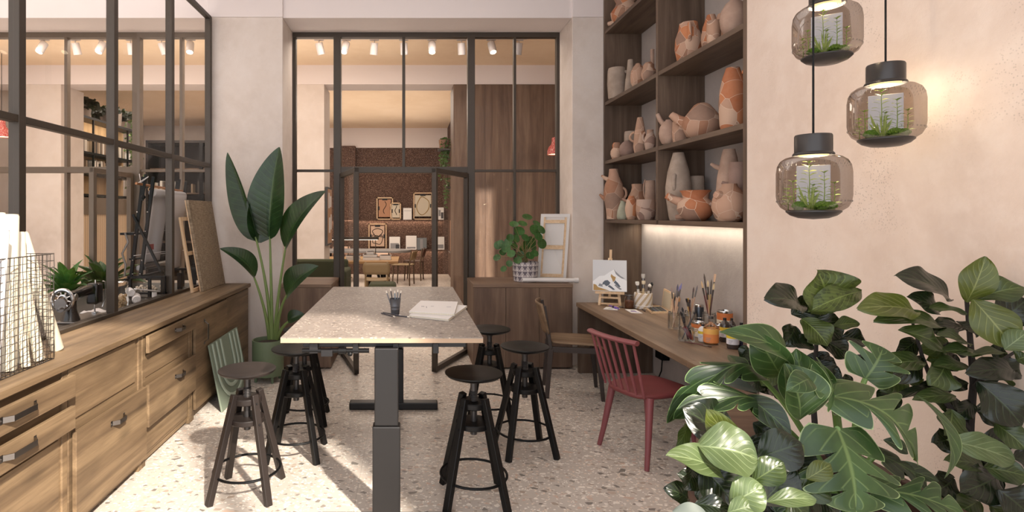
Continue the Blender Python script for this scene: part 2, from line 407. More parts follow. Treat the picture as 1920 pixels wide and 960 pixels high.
# glass partition over the long cabinet
XP=-2.12
m=MB(); ys=[2.05,3.03,4.0,4.965,5.915]; up=[]
for i,y in enumerate(ys):
    w=.055 if i<4 else .05
    m.box(XP-.03,y-w/2,.9,XP+.03,y+w/2,3.69)
m.box(XP-.026,1.2,2.095,XP+.026,5.94,2.135); m.box(XP-.026,1.2,3.66,XP+.026,5.94,3.70); m.box(XP-.035,1.2,.88,XP+.035,5.94,.905)
pn=[]
for a,b in zip([1.25]+ys[:-1],ys):
    pn.append((XP-.003,a+.03,.905,XP+.003,b-.03,2.095)); pn.append((XP-.003,a+.03,2.135,XP+.003,b-.03,3.66))
o=struct(obj('window_3',m,M_BRZ,loc=(XP,4,.88),smooth=0,bevel=.003))
for p in pn: obj('pane',MB().box(*p),M_GLASS,o,smooth=0)
# ---------------------------------------------------------------- light
w=bpy.data.worlds.new('world'); S.world=w; w.use_nodes=True
w.node_tree.nodes['Background'].inputs[0].default_value=(.93,.95,1,1); w.node_tree.nodes['Background'].inputs[1].default_value=2.1
def light(name,typ,loc,e,col,size=.1,size_y=None,to=None,spot=None,blend=.5):
    d=bpy.data.lights.new(name,typ); d.energy=e; d.color=col
    if typ=='AREA':
        d.size=size
        if size_y: d.shape='RECTANGLE'; d.size_y=size_y
    elif typ=='SUN': d.angle=size
    else: d.shadow_soft_size=size
    if spot: d.spot_size=spot; d.spot_blend=blend
    o=bpy.data.objects.new(name,d); COL.objects.link(o); o.location=loc
    if to is not None: o.rotation_euler=(V(to)-V(loc)).to_track_quat('-Z','Y').to_euler()
    return o
WARM=(1,.89,.78)
light('sun','SUN',(2,-3,6),9.5,(1,.90,.78),R(2.0),to=V((2,-3,6))+V((-.60,1,-.86)))
light('ceiling_fill','AREA',(0,3.6,4.1),16,(1,.95,.9),2.6,3.4)  # added fill below the ceiling, no fixture; lifts walls and floor
light('ceiling_fill','AREA',(-4.6,3.2,4.1),75,(1,.95,.9),4.6,5.6)
light('ceiling_fill','AREA',(-.6,6.95,3.9),75,WARM,3,.5)  # more added fill without fixtures, for the rooms behind the screens
light('ceiling_fill','AREA',(-4.5,6.95,3.9),75,WARM,3,.5)
light('ceiling_fill','AREA',(-.8,12,3.9),110,WARM,3,3)
light('ceiling_fill','AREA',(-5,12,3.9),110,WARM,3,3)
light('upward_fill','AREA',(-.8,12,3.0),45,WARM,4,4,to=(-.8,12,5))  # floating fill with no fixture, added to brighten the rear ceilings
light('upward_fill','AREA',(-3,7.6,3.0),30,WARM,6,1.2,to=(-3,7.6,5))
for zz,yy in ((1.44,15.10),(.64,14.95)):
    l_=light('ledge_light','AREA',(-.9,yy,zz),9,(1,.74,.55),3.6,.04); l_.rotation_euler=(R(-18),0,0)
# ---------------------------------------------------------------- long cabinet run under the glass partition
XF=-1.676
wt=obj('worktop',MB().box(-2.10,1.3,.845,-1.655,5.86,.88).box(-2.9,1.3,.845,-2.11,5.9,.879,1),[M_OAK,M_BLKW],loc=(-1.9,3.6,.845),smooth=0,bevel=.004)
tag(wt,'long oak worktop along the glass partition, its far strip black','worktop')
def unit(y0,y1,label):
    t=T('cabinet_unit',label,'cabinet',(-1.9,(y0+y1)/2,0),group='oak cabinet units under the worktop')
    m=MB().box(-2.1,y0+.001,.06,XF-.012,y1-.001,.844); m.box(-2.1,y0+.002,.0,XF-.05,y1-.002,.06)
    m.box(XF-.05,y0+.002,0,XF-.003,y0+.045,.844); m.box(XF-.05,y1-.045,0,XF-.003,y1-.002,.844)
    m.box(XF-.05,y0+.045,.02,XF-.02,y1-.045,.055)
    obj('body',m,M_OAK,t,smooth=0,bevel=.003); return t
def front(t,name,y0,y1,z0,z1,proud,thick=.022):
    m=MB().box(XF+proud-thick,y0,z0,XF+proud,y1,z1)
    o=obj(name,m,M_OAK,t,smooth=0,bevel=.002)
    if proud>.02: obj('runner',MB().box(XF-.02,y0+.03,z0+.03,XF+proud-thick+.001,y1-.03,z1-.03),M_OAKX,o,smooth=0)
    return o
def pull(o,y,z,L=.13,vert=False,proud=.03):
    x=XF+proud; m=MB()
    d=V((0,0,1)) if vert else V((0,1,0)); c=V((x,y,z)); n=V((1,0,0)); e=V((0,1,0)) if vert else V((0,0,1))
    for s in (-1,1):
        m.beam(c+d*s*L/2,c+d*s*(L/2-.016),.004,.03,up=e); m.ring(c+d*s*(L/2-.004)+n*.003,.004,.0015,10,5,nrm=n)
        m.beam(c+d*s*(L/2-.016)+n*.002,c+d*s*(L/2-.04)+n*.032,.004,.024,up=e)
    m.beam(c-d*(L/2-.04)+n*.032,c+d*(L/2-.04)+n*.032,.004,.024,up=e)
    obj('handle',m,M_STEEL,o,smooth=0)
A=unit(1.62,2.755,'oak cabinet unit nearest the wire basket, two open drawers')
for z0,z1 in ((.71,.817),(.556,.665)):
    d=front(A,'drawer',1.64,2.74,z0,z1,.045); pull(d,2.34,(z0+z1)/2+.01,.22,proud=.045)
front(A,'panel',1.66,2.69,.08,.516,-.006)
B=unit(2.757,3.52,'oak cabinet unit with one deep drawer and plain upper panel')
front(B,'panel',2.765,3.43,.575,.832,-.002); d=front(B,'drawer',2.772,3.515,.075,.52,.03); pull(d,3.165,.44,.15)
Cc=unit(3.522,4.322,'oak cabinet unit with two slightly open drawers, beside the tall cupboard door')
d=front(Cc,'drawer',3.535,4.315,.723,.831,.035); pull(d,4.0,.785,.15,proud=.035)
front(Cc,'panel',3.56,4.25,.56,.70,-.006)
d=front(Cc,'drawer',3.535,4.315,.254,.52,.035); pull(d,4.0,.46,.15,proud=.035)
front(Cc,'panel',3.56,4.25,.08,.245,-.006)
D=unit(4.324,5.85,'oak cupboard unit with door and vertical handle at the plant end')
d=front(D,'door',4.335,5.09,.085,.828,.025); pull(d,4.52,.655,.2,True,.025)
front(D,'panel',5.13,5.83,.085,.83,-.002)
# ---------------------------------------------------------------- wire basket with paper rolls
bx0,bx1,by0,by1,bz0,bz1=-2.06,-1.77,2.12,2.79,.882,1.405
b=T('wire_basket','bent wire mesh basket holding paper rolls on the oak worktop','basket',((bx0+bx1)/2,2.45,bz0))
rb=random.Random(3)
def wires(lines,r=.0016):
    m=MB()
    for p,q,j in lines:
        p=V(p);q=V(q);n=9;pts=[]
        for i in range(n):
            x=p.lerp(q,i/(n-1))
            if 0<i<n-1: x+=V((rb.uniform(-1,1),rb.uniform(-1,1),rb.uniform(-1,1)))*j
            pts.append(x)
        m.tube(pts,r,5,cap=False)
    return m
def face(nm,o,e1,e2,L1,L2,s1=.028,s2=.036):
    o=V(o);e1=V(e1);e2=V(e2);ls=[]
    n1=round(L1/s1);n2=round(L2/s2)
    for i in range(n1+1): a=o+e1*(L1*i/n1); ls.append((a,a+e2*L2,.0022))
    for i in range(n2+1): a=o+e2*(L2*i/n2); ls.append((a,a+e1*L1,.0022))
    obj(nm,wires(ls),M_STEEL,b)
face('side_mesh',(bx1,by0,bz0),(0,1,0),(0,0,1),by1-by0,bz1-bz0)
face('side_mesh',(bx0,by0,bz0),(0,1,0),(0,0,1),by1-by0,bz1-bz0)
face('end_mesh',(bx0,by1,bz0),(1,0,0),(0,0,1),bx1-bx0,bz1-bz0)
face('end_mesh',(bx0,by0,bz0),(1,0,0),(0,0,1),bx1-bx0,bz1-bz0)
face('base_mesh',(bx0,by0,bz0+.002),(1,0,0),(0,1,0),bx1-bx0,by1-by0)
m=MB()
for z in (bz0,bz1): m.tube([(bx0,by0,z),(bx1,by0,z),(bx1,by1,z),(bx0,by1,z)],.003,6,closed=True)
obj('rim',m,M_STEEL,b)
def roll(p,q,r,label,mt=None):
    p=V(p);q=V(q);d=(q-p); n=d.normalized()
    t=T('paper_roll',label,'paper roll',p,group='paper rolls in and by the wire basket')
    m=MB();L=d.length
    M=n.to_track_quat('Z','X').to_matrix()
    m.lathe([(r*.45,.004),(r*.9,.0),(r,.006),(r,L-.006),(r*.9,L),(r*.45,L-.004),(r*.45,.004)],18,p,M)
    a=M@V((1,0,0)); bb=M@V((0,1,0))
    sp=[p+n*(L+.001)+(a*math.cos(k*.5)+bb*math.sin(k*.5))*(r*.5+r*.45*k/30) for k in range(31)]
    obj('sheet',m,mt or M_PAPER,t); obj('coiled_end',MB().tube(sp,.0016,4),mt or M_PAPER,t)
roll((-1.83,2.56,.886),at(21,403,2.6),.032,'thick upright cream paper roll, tallest in the basket')
roll((-1.80,2.42,.886),at(5,432,2.47),.027,'short white paper roll at the frame edge, in the basket front',M_WHITE)
roll((-1.93,2.66,.886),at(2,400,2.72),.02,'thin pale paper roll behind the thick upright one')
roll((-1.86,2.70,.886),at(36,436,2.735),.026,'cream paper roll leaning behind the thick upright one')
roll((-1.805,2.735,.886),at(41,505,2.755),.024,'slimmer cream paper roll leaning, top lowest, inside basket')
roll((-1.79,2.62,.886),at(29,560,2.66),.02,'shortest cream roll tilted low within the basket mesh')
roll((-1.86,2.965,.884),at(40,438,2.83),.031,'cream paper roll leaning outside the basket toward the sewing machine')
# ---------------------------------------------------------------- sewing machine
sm=T('sewing_machine','black hand crank sewing machine with chrome wheel behind the glass','sewing machine',(-2.27,3.75,.88))
x=-2.265;z=.88
obj('base',MB().box(x-.06,3.68,z,x+.07,4.02,z+.012),M_STEEL,sm,smooth=0,bevel=.004)
K=flat('gloss_black','#0b0b0d',.22,0,.5)
m=MB()
prof=[(.052,.012),(.047,.03),(.034,.07),(.031,.11),(.036,.15),(.03,.172),(.001,.178)]
m.lathe(prof,20,(x,3.745,z))
m.tube([(x,3.745,z+.145),(x,3.80,z+.15),(x,3.86,z+.158),(x+.01,3.95,z+.165),(x+.02,4.0,z+.165)],[.034,.03,.028,.032,.02],14)
obj('arm',m,K,sm)
obj('head',MB().box(x-.022,3.935,z+.07,x+.05,4.01,z+.2),K,sm,bevel=.014)
wl=MB(); c=V((x,3.672,z+.14)); n=V((.08,-1,0)).normalized(); wl.ring(c,.056,.011,36,10,nrm=n); wl.ring(c,.024,.007,20,8,nrm=n)
a=n.orthogonal().normalized(); bb=n.cross(a)
for k in range(9):
    d=a*math.cos(2*PI*k/9)+bb*math.sin(2*PI*k/9); wl.tube([c+d*.02,c+d*.052],[.006,.004],6)
wl.cyl(c-n*.05,c+n*.012,.012)
wo=obj('hand_wheel',wl,M_CHR,sm)
cr=MB(); c2=c+n*.02+V((0,0,-.012)); cr.prism([(math.cos(t)*.03*(1+.25*(math.sin(t)>0)),math.sin(t)*.04-.016) for t in [k*PI/10 for k in range(20)]],.008,lambda p,q,d:c2+a*0+V((p,0,q))+n*d)
cr.cyl(c2+n*.008+V((0,0,-.03)),c2+n*.05+V((.01,0,-.035)),.006,m=1)
obj('crank',cr,[M_STEEL,M_CHR],wo)
obj('badge',MB().lathe([(.0,.006),(.018,.005),(.022,.0)],18,(x+.032,3.745,z+.145),Matrix.Rotation(PI/2,3,'Y')),M_CHR,sm)
m=MB().tube([(x+.055,3.985,z+.21),(x+.062,4.0,z+.205),(x+.062,4.005,z+.1),(x+.05,3.99,z+.05)],.003,6); m.cyl((x+.015,3.97,z+.07),(x+.015,3.97,z+.014),.005); m.box(x+.005,3.955,z+.014,x+.03,3.99,z+.02); m.cyl((x+.02,3.97,z+.2),(x+.02,3.97,z+.22),.004)
obj('needle_bar',m,M_CHR,sm); sm.scale=(1.15,)*3
m=MB(); g_=[[V((x-.1+.2*i/8,4.02+.16*j/6,.883+.012*math.sin(i*1.1+j)*math.sin(j*.8)**2+.006)) for j in range(7)] for i in range(9)]
tag(obj('cloth',m.grid(g_),flat('white_cloth','#dcd8d6',.9),loc=(x,4.1,.88),solid=.003),'crumpled white cloth lying beyond the sewing machine','cloth')
# jar of wooden rings, cloth rolls
jr=T('glass_jar','lidded glass jar of wooden rings beside the sewing machine','jar',(-2.235,4.34,.88))
jp=[(.0,.002),(.05,.002),(.056,.012),(.056,.15),(.048,.168),(.046,.178)]
obj('body',MB().lathe(jp,28,(-2.235,4.34,.88)),M_JAR,jr)
obj('lid',MB().lathe([(.0,.205),(.04,.204),(.054,.196),(.054,.18),(.046,.178)],28,(-2.235,4.34,.88)),M_JAR,jr)
Mr=wood('ring_wood','#a88861','#ccb08a','#dec7a4','z',.6,3,.1)
rr=random.Random(5);r0=None
for k in range(22):
    lay=k//5; an=k*2.4; q=(-2.235+math.cos(an)*.03*(k%5>0),4.34+math.sin(an)*.03*(k%5>0),.895+lay*.019)
    if r0 is None:
        r0=obj('wooden_ring',MB().ring((0,0,0),.012,.0055,18,8),Mr); tag(r0,'small pale wooden ring heaped inside the glass jar','ring','wooden rings in the glass jar'); r0.location=q; o=r0
    else:
        o=r0.copy(); COL.objects.link(o); o.location=q
    o.rotation_euler=(rr.uniform(-1.2,1.2),rr.uniform(-1.2,1.2),0)
mcl=flat('white_cloth','#dcd8d6',.9)
def clothroll(p,q,r,label):
    p=V(p);q=V(q);t=T('cloth_roll',label,'cloth roll',(p+q)/2-V((0,0,r)),group='rolled white cloths by the glass jar')
    m=MB();n=(q-p).normalized();M=n.to_track_quat('Z','X').to_matrix();L=(q-p).length
    m.lathe([(.001,0),(r*.8,.002),(r,.012),(r*1.02,L*.5),(r,L-.012),(r*.8,L-.002),(.001,L)],18,p,M); obj('roll',m,mcl,t)
    s=M@V((1,0,0));bb=M@V((0,1,0)); obj('fold',MB().tube([p-n*.002+(s*math.cos(k*.5)+bb*math.sin(k*.5))*(r*.15+r*.75*k/28) for k in range(29)],.0025,4),mcl,t)
clothroll((-2.19,4.5,.913),(-2.28,4.68,.913),.033,'white cloth roll in front, its open end facing the jar')
clothroll((-2.27,4.47,.913),(-2.37,4.62,.913),.033,'white cloth roll lying behind the front one')
clothroll((-2.24,4.52,.965),(-2.33,4.66,.965),.03,'white cloth roll stacked on top of the other two')
t=T('thread_winder','white winder bar propped on a small cylinder near the cloth rolls','winder',(-2.2,4.85,.88))
obj('bar',MB().beam((-2.26,4.62,.985),(-2.19,4.93,.92),.03,.012),M_WHITE,t,bevel=.004); obj('cylinder',MB().cyl((-2.21,4.86,.88),(-2.21,4.86,.925),.02),M_WHITE,t)
# ---------------------------------------------------------------- table loom
lo=T('table_loom','black metal loom with a pale cloth beam behind the glass partition','loom',(-2.35,5.2,.88))
def pst(u,v,Y): return at(u,v,Y)
for Y,du in ((4.9,0),(5.62,0)):
    k=0 if Y==4.9 else 1
    x0,x1=-2.433,-2.324
    o=obj('side_frame',MB().beam((-2.433,Y,1.05),(-2.324,Y,1.93),.028,.022,up=(0,1,0)).beam((-2.352,Y,1.05),(-2.235,Y,1.93),.028,.022,up=(0,1,0)).beam((-2.405,Y-.02,1.6),(-2.16,Y-.02,1.1),.02,.02,up=(0,1,0)),M_BLK,lo,smooth=0,bevel=.002)
    m=MB()
    for (xx,zz) in ((-2.41,1.2),(-2.39,1.42),(-2.37,1.62),(-2.33,1.2),(-2.30,1.45),(-2.28,1.62),(-2.41,1.08),(-2.345,1.08)): m.ball((xx,Y-.016,zz),.008,8)
    obj('bolt',m,M_CHR,o)
    m=MB().box(-2.46,Y-.012,1.04,-2.13,Y+.012,1.062)
    for xx in (-2.44,-2.27,-2.15): m.box(xx-.012,Y-.012,.881,xx+.012,Y+.012,1.05)
    obj('stand',m,M_BLK,lo,smooth=0)
    obj('pawl',MB().beam((-2.29,Y-.03,1.95),(-2.32,Y-.03,1.72),.02,.012,up=(0,1,0)).ball((-2.31,Y-.035,1.75),.02,10),M_BLK,o)
m=MB().cyl((-2.47,4.86,1.03),(-2.47,5.66,1.03),.012); m.box(-2.45,4.9,1.2,-2.40,5.6,1.215); m.box(-2.52,4.88,1.42,-2.40,5.62,1.44)
for y in (4.9,5.25,5.6): m.box(-2.17,y-.01,.9,-2.13,y+.01,1.05)
m.box(-2.46,4.9,.90,-2.13,4.93,.915)
obj('cross_bar',m,M_BLK,lo,smooth=0)
obj('crank',MB().tube([(-2.47,4.87,1.44),(-2.44,4.86,1.36),(-2.49,4.86,1.26),(-2.46,4.86,1.16),(-2.47,4.86,1.06)],.009,6),M_STEEL,lo)
obj('rod',MB().cyl((-2.33,4.78,1.865),(-2.27,5.68,1.83),.011),wood('loom_rod','#8a5c3c','#a8744e','#bd8a62','y',.5,3,.1),lo)
lc=flat('loom_cloth','#c9c6c6',.9,grain=.3,gs=160)
m=MB(); m.lathe([(.001,0),(.034,0),(.036,.06),(.039,.16),(.035,.2),(.038,.4),(.034,.52),(.037,.6),(.033,.68),(.001,.68)],18,(-2.26,4.93,1.79),Matrix.Rotation(-PI/2,3,'X')); obj('cloth_beam',m,lc,lo)
for k in range(6):
    y=4.99+k*.1; obj('hook',MB().ring((-2.30,y,1.82),.022,.004,14,6,nrm=(0,1,.4)),M_PINE,lo)
def drape(y0,y1,xt,zt,yb0,yb1,xb,zb):
    P=[]
    for i in range(17):
        t=i/16;P.append([V((xt+(xb-xt)*t+.008*math.sin(j*1.3+t*2)*t,(y0*(1-t)+yb0*t)+((y1*(1-t)+yb1*t)-(y0*(1-t)+yb0*t))*j/8,zt+(zb-zt)*t)) for j in range(9)])
    return P
obj('hanging_cloth',MB().grid(drape(5.25,5.6,-2.225,1.79,5.05,5.38,-2.19,1.10)),lc,lo,solid=.006)
obj('hanging_cloth',MB().grid(drape(5.0,5.35,-2.29,1.79,4.98,5.3,-2.36,1.17)),lc,lo,solid=.006)
obj('warp_cord',MB().tube([(-2.34,4.86,1.95),(-2.30,4.80,1.87),(-2.27,4.88,1.93),(-2.33,4.79,1.86)],.004,5).tube([(-2.40,4.88,1.24),(-2.25,5.1,1.26),(-2.2,5.5,1.25)],.003,5),M_WHITE,lo)
obj('cloth_tray',MB().tube([(-2.36,4.92,1.13),(-2.36,5.6,1.13)],.05,12,flat=.5),M_STEEL,lo)
obj('red_mark',MB().box(-2.345,5.05,1.28,-2.338,5.13,1.33),flat('red_stamp','#a8504a',.8),lo,smooth=0)
t=T('thread_spool','small white thread spool under the loom','spool',(-2.17,5.02,.88)); obj('body',MB().lathe([(.0,.0),(.022,0),(.022,.008),(.016,.012),(.016,.055),(.022,.06),(.022,.068),(0,.068)],14,(-2.17,5.02,.88)),M_WHITE,t)
t=T('shell_heap','heap of small pale shells on the counter behind the loom','shells',(-2.5,5.5,.88)); t['kind']='stuff'
m=MB()
for k in range(45): m.ball((-2.5+rr.gauss(0,.09),5.3+rr.gauss(0,.09),.89+abs(rr.gauss(0,.012))),rr.uniform(.008,.016),6)
obj('shells',m,flat('shell','#d9c9b4',.6),t)
# ---------------------------------------------------------------- boards leaning on the partition
def panel4(p,th,n): 
    n=V(n).normalized(); return [V(q) for q in p]+[V(q)+n*th for q in p]
ca=NT('burlap'); p_=ca.coord(); wv=ca.noise(ca.coord(scale=(1,6,120)),3,4,.7); wv2=ca.noise(ca.coord(scale=(1,120,6)),3,4,.7)
M_BUR=ca.done(ca.pbr(ca.ramp(ca.math('MULTIPLY',ca.math('ADD',wv,wv2),.5),[(.36,'#5f5143'),(.5,'#93816c'),(.62,'#b7a58e')]),.95,0,ca.bump(ca.math('ADD',wv,wv2),.5,.006),.1))
t=T('burlap_board','tall burlap covered board leaning on the partition at worktop end','board',(-1.93,5.53,.88))
q=[V((-1.915,5.22,.882)),V((-1.915,5.84,.882)),V((-2.05,5.82,1.735)),V((-2.05,5.20,1.735))]
obj('canvas',MB().hexa(panel4(q,.026,(-1,0,-.16))),M_BUR,t,smooth=0,bevel=.003)
obj('backing',MB().hexa(panel4([x+V((-.0265,0,-.003)) for x in q],.008,(-1,0,-.16))),M_PINE,t,smooth=0)
t=T('stretcher_frame','bare wooden stretcher frame leaning behind the burlap board','frame',(-2.02,5.35,.88))
fx=lambda z:-1.985-.10*(z-.88)/.7
for (y0,z0,y1,z1) in ((5.135,.882,5.10,1.575),(5.62,.882,5.59,1.575)): obj('side_bar',MB().beam((fx(z0),y0,z0),(fx(z1),y1,z1),.034,.02,up=(1,0,0)),M_PINEZ,t,smooth=0)
for z_ in (.90,1.24,1.558): obj('cross_bar',MB().beam((fx(z_),5.12,z_),(fx(z_),5.6,z_),.02,.034),M_PINE,t,smooth=0)
# green fluted panel on the floor
t=T('fluted_panel','sage green panel with raised arches leaning on the oak cupboard','panel',(-1.58,4.95,0))
gm=flat('sage','#7c8877',.75,grain=.25,gs=15); gm2=flat('sage_pale','#a3b0a0',.75,grain=.15,gs=15)
q=[V((-1.505,4.52,.002)),V((-1.505,5.27,.002)),V((-1.628,5.3,.535)),V((-1.628,4.56,.535))]
obj('board',MB().hexa(panel4(q,.014,(-1,0,-.23))),gm,t,smooth=0,bevel=.002)
def onp(a,b): return q[0]+(q[1]-q[0])*a+(q[3]-q[0])*b+V((.004,0,.001))
for k in range(3):
    x0=.08+k*.13; x1=.92-k*.13; cy=.56-k*.0; rr_=(x1-x0)/2
    pts=[onp(x0,.99),onp(x0,cy)]+[onp(.5-math.cos(a)*rr_,cy-math.sin(a)*rr_*1.15) for a in [PI*j/14 for j in range(1,14)]]+[onp(x1,cy),onp(x1,.99)]
    obj('arch_rib',MB().tube(pts,.017,8,flat=.5),gm2,t)
# ---------------------------------------------------------------- leaves
def prof_ficus(u): return math.sin(PI*min(1,u**.85))**.75*(.62+.55*u) if 0<u<1 else 0
def prof_oval(u): return math.sin(PI*u)**.8 if 0<u<1 else 0
def prof_sword(u): return (math.sin(PI*u**.7)**.7)*(1.0) if 0<u<1 else 0
def leaf(mb,base,tip,w,nrm,prof=prof_ficus,arch=.10,droop=0,fold=.25,wav=.0,ph=0,nu=14,nv=3,twist=0,m=0):
    base=V(base);tip=V(tip);a=tip-base;L=a.length;x=a/L;n=V(nrm); n=n-x*n.dot(x); n=n.normalized() if n.length>1e-4 else x.orthogonal().normalized()
    s=n.cross(x); P=[];UV=[]
    for i in range(nu+1):
        u=i/nu; mid=base+a*u+n*(arch*L*4*u*(1-u))-n*(droop*L*u*u)
        tw=twist*(u-.3); ss=s*math.cos(tw)+n*math.sin(tw); nn=n*math.cos(tw)-s*math.sin(tw)
        ww=w*.5*max(prof(min(max(u,.004),.996)),.012); r=[];q=[]
        for j in range(-nv,nv+1):
            t=j/nv; f=fold
            p=mid+ss*(ww*t*math.cos(f*abs(t)))+nn*(ww*abs(t)*math.sin(f))
            if wav: p+=nn*(wav*w*math.sin(u*11+ph+(2 if t>0 else 0))*t*t)
            r.append(p);q.append((u+.0005,t))
        P.append(r);UV.append(q)
    mb.grid(P,UV,m)
def leafobj(parent,mat,base,tip,w,nrm,name='leaf',**k):
    mb=MB(); leaf(mb,base,tip,w,nrm,**k); return obj(name,mb,mat,parent,smooth=180)
# ---------------------------------------------------------------- bird of paradise
M_SOIL=flat('potting_soil','#3a3029',.95,grain=.5,gs=60)
M_BOP=leafm('strelitzia_leaf','#142a16','#223d20','#4f6d3a',16,.12,.3,.5,.06,.35)
M_BOPS=flat('strelitzia_stem','#6f8249',.5,grain=.4,gs=12)
bp=V((-1.36,5.4,0))
t=T('potted_plant','tall broad-leaved potted plant in a green footed pot beside the table','plant',bp)
M_POT=flat('green_pot','#67755a',.6,grain=.1,gs=10)
obj('pot',MB().lathe([(.0,.06),(.142,.06),(.148,.07),(.15,.39),(.148,.397),(.138,.397),(.136,.36),(.0,.355)],36,bp),M_POT,t)
obj('soil',MB().lathe([(.0,.366),(.07,.37),(.137,.36)],24,bp),M_SOIL,t)
for a in (.6,2.2,3.7,5.3): obj('leg',MB().cyl(bp+V((math.cos(a)*.12,math.sin(a)*.12,0)),bp+V((math.cos(a)*.115,math.sin(a)*.115,.07)),.012,.016,10),M_POT,t)
def stem(pts,r0,r1,par=None):
    n=18;P=[];rs=[]
    a,b,c=[V(p) for p in pts]
    for i in range(n+1):
        u=i/n;P.append(a*(1-u)**2+b*2*u*(1-u)+c*u*u);rs.append(r0+(r1-r0)*u)
    return MB().tube(P,rs,8)
Y=5.4
sp=[((508,636),(505,540),(479,444),Y-.05),((510,636),(509,540),(506,443),Y),((515,636),(519,560),(536,462),Y-.1),((505,636),(500,580),(475,516),Y-.12),((519,636),(520,580),(541,548),Y-.14),((520,636),(527,610),(546,600),Y-.1)]
for (a,b,c,y) in sp:
    obj('stem',stem((at(*a,Y),at(*b,(Y+y)/2),at(*c,y)),.02,.009),M_BOPS,t)
L=lambda b,tp,w,n,**k:leafobj(t,M_BOP,b,tp,w*1.5,n,**k)
L(at(481,450,Y-.05),at(427,286,Y+.1),.22,(-.55,-.7,.2),prof=prof_sword,arch=-.03,fold=.7,nu=22,nv=5)
L(at(484,455,Y-.02),at(500,330,Y+.12),.24,(.5,-.8,.3),prof=prof_sword,arch=.0,fold=.5,nu=18,nv=5)
L(at(505,447,Y),at(524,276,Y-.05),.30,(-.3,-.95,.1),prof=prof_sword,arch=.05,fold=.45,nu=24,nv=6)
L(at(535,465,Y-.1),at(611,358,Y-.3),.23,(-.5,-.75,.5),prof=prof_sword,arch=.1,fold=.35,nu=22,nv=6)
L(at(478,519,Y-.12),at(412,466,Y-.3),.15,(-.3,-.6,.8),prof=prof_sword,arch=.16,fold=.45,nu=20,nv=5)
L(at(538,555,Y-.14),at(597,499,Y-.32),.20,(-.45,-.75,.5),prof=prof_sword,arch=.12,fold=.4,nu=20,nv=5)
L(at(540,602,Y-.1),at(572,590,Y-.1),.10,(.0,-.8,.6),prof=prof_sword,arch=.15,fold=.5,nu=12,nv=4)
# ---------------------------------------------------------------- low cabinets in front of the glazed screen
def lowcab(x0,x1,label,seam):
    t=T('low_cabinet',label,'cabinet',((x0+x1)/2,6.1,0))
    m=MB().box(x0,5.80,.02,x1,6.44,.84); obj('body',m,M_GOAKZ,t,smooth=0,bevel=.003)
    obj('top',MB().box(x0-.004,5.785,.842,x1+.004,6.445,.878),M_GOAKX,t,smooth=0,bevel=.003)
    y=5.782
    for a,b in zip(seam[:-1],seam[1:]): obj('front_panel',MB().box(a+.0015,y,.02,b-.0015,5.80,.84),M_GOAKZ,t,smooth=0,bevel=.0015)
lowcab(-1.335,-.805,'low smoked oak cabinet behind the green plant pot',(-1.335,-.805))
lowcab(.665,1.69,'low smoked oak cabinet carrying the round-leaved plant',(.665,1.0,1.345,1.69))
# ---------------------------------------------------------------- round-leaved plant on the low cabinet
pp=V((1.255,6.05,.878))
t=T('potted_plant','round-leaved houseplant in a patterned grey pot on the low cabinet','plant',pp)
pm=NT('zigzag_pot'); g=pm.coord(); sx=pm.n('ShaderNodeSeparateXYZ'); pm.l(g,sx.inputs[0])
ang=pm.math('MULTIPLY',pm.math('ARCTAN2',sx.outputs[1],sx.outputs[0]),14/(2*PI)); tri=pm.math('PINGPONG',ang,.5)
row=pm.math('MULTIPLY',sx.outputs[2],1/.058); rf=pm.math('FRACT',row)
d1=pm.math('ABSOLUTE',pm.math('SUBTRACT',pm.math('MULTIPLY',tri,2),pm.math('MULTIPLY',rf,1.15)))
zig=pm.step(d1,.17,.11); inn=pm.math('LESS_THAN',pm.math('ADD',rf,.38),pm.math('MULTIPLY',tri,2)); line=pm.math('LESS_THAN',pm.math('ABSOLUTE',pm.math('SUBTRACT',rf,.02)),.045)
msk=pm.math('MAXIMUM',pm.math('MAXIMUM',zig,line),inn,clamp=True)
M_ZIG=pm.done(pm.pbr(pm.mix(msk,lin('#6b636b'),lin('#cfc7c4')),.8))
obj('pot',MB().lathe([(.0,.0),(.115,.0),(.125,.008),(.14,.205),(.138,.212),(.128,.212),(.125,.18),(.0,.178)],36,pp),M_ZIG,t)
obj('soil',MB().lathe([(.0,.19),(.127,.183)],20,pp),M_SOIL,t)
M_PIL=leafm('round_leaf','#2f5128','#46703a','#7fa060',5,.1,.35,.4,.12,.25)
M_PILS=flat('round_leaf_stalk','#7d7448',.6)
pr=random.Random(11)
DS=[(208,150,28),(292,145,31),(325,143,24),(268,208,30),(328,217,26),(137,240,25),(182,230,18),(165,270,22),(227,245,20),(95,225,22),(90,290,20),(125,350,17),(155,322,17),(200,305,21),(265,280,22),(290,268,20),(180,113,24),(250,75,26),(300,110,22),(240,185,22),(160,185,20),(150,208,22),(225,110,24),(310,180,22),(215,275,20),(110,215,18),(245,225,24),(190,190,22),(280,235,20),(120,262,18)]
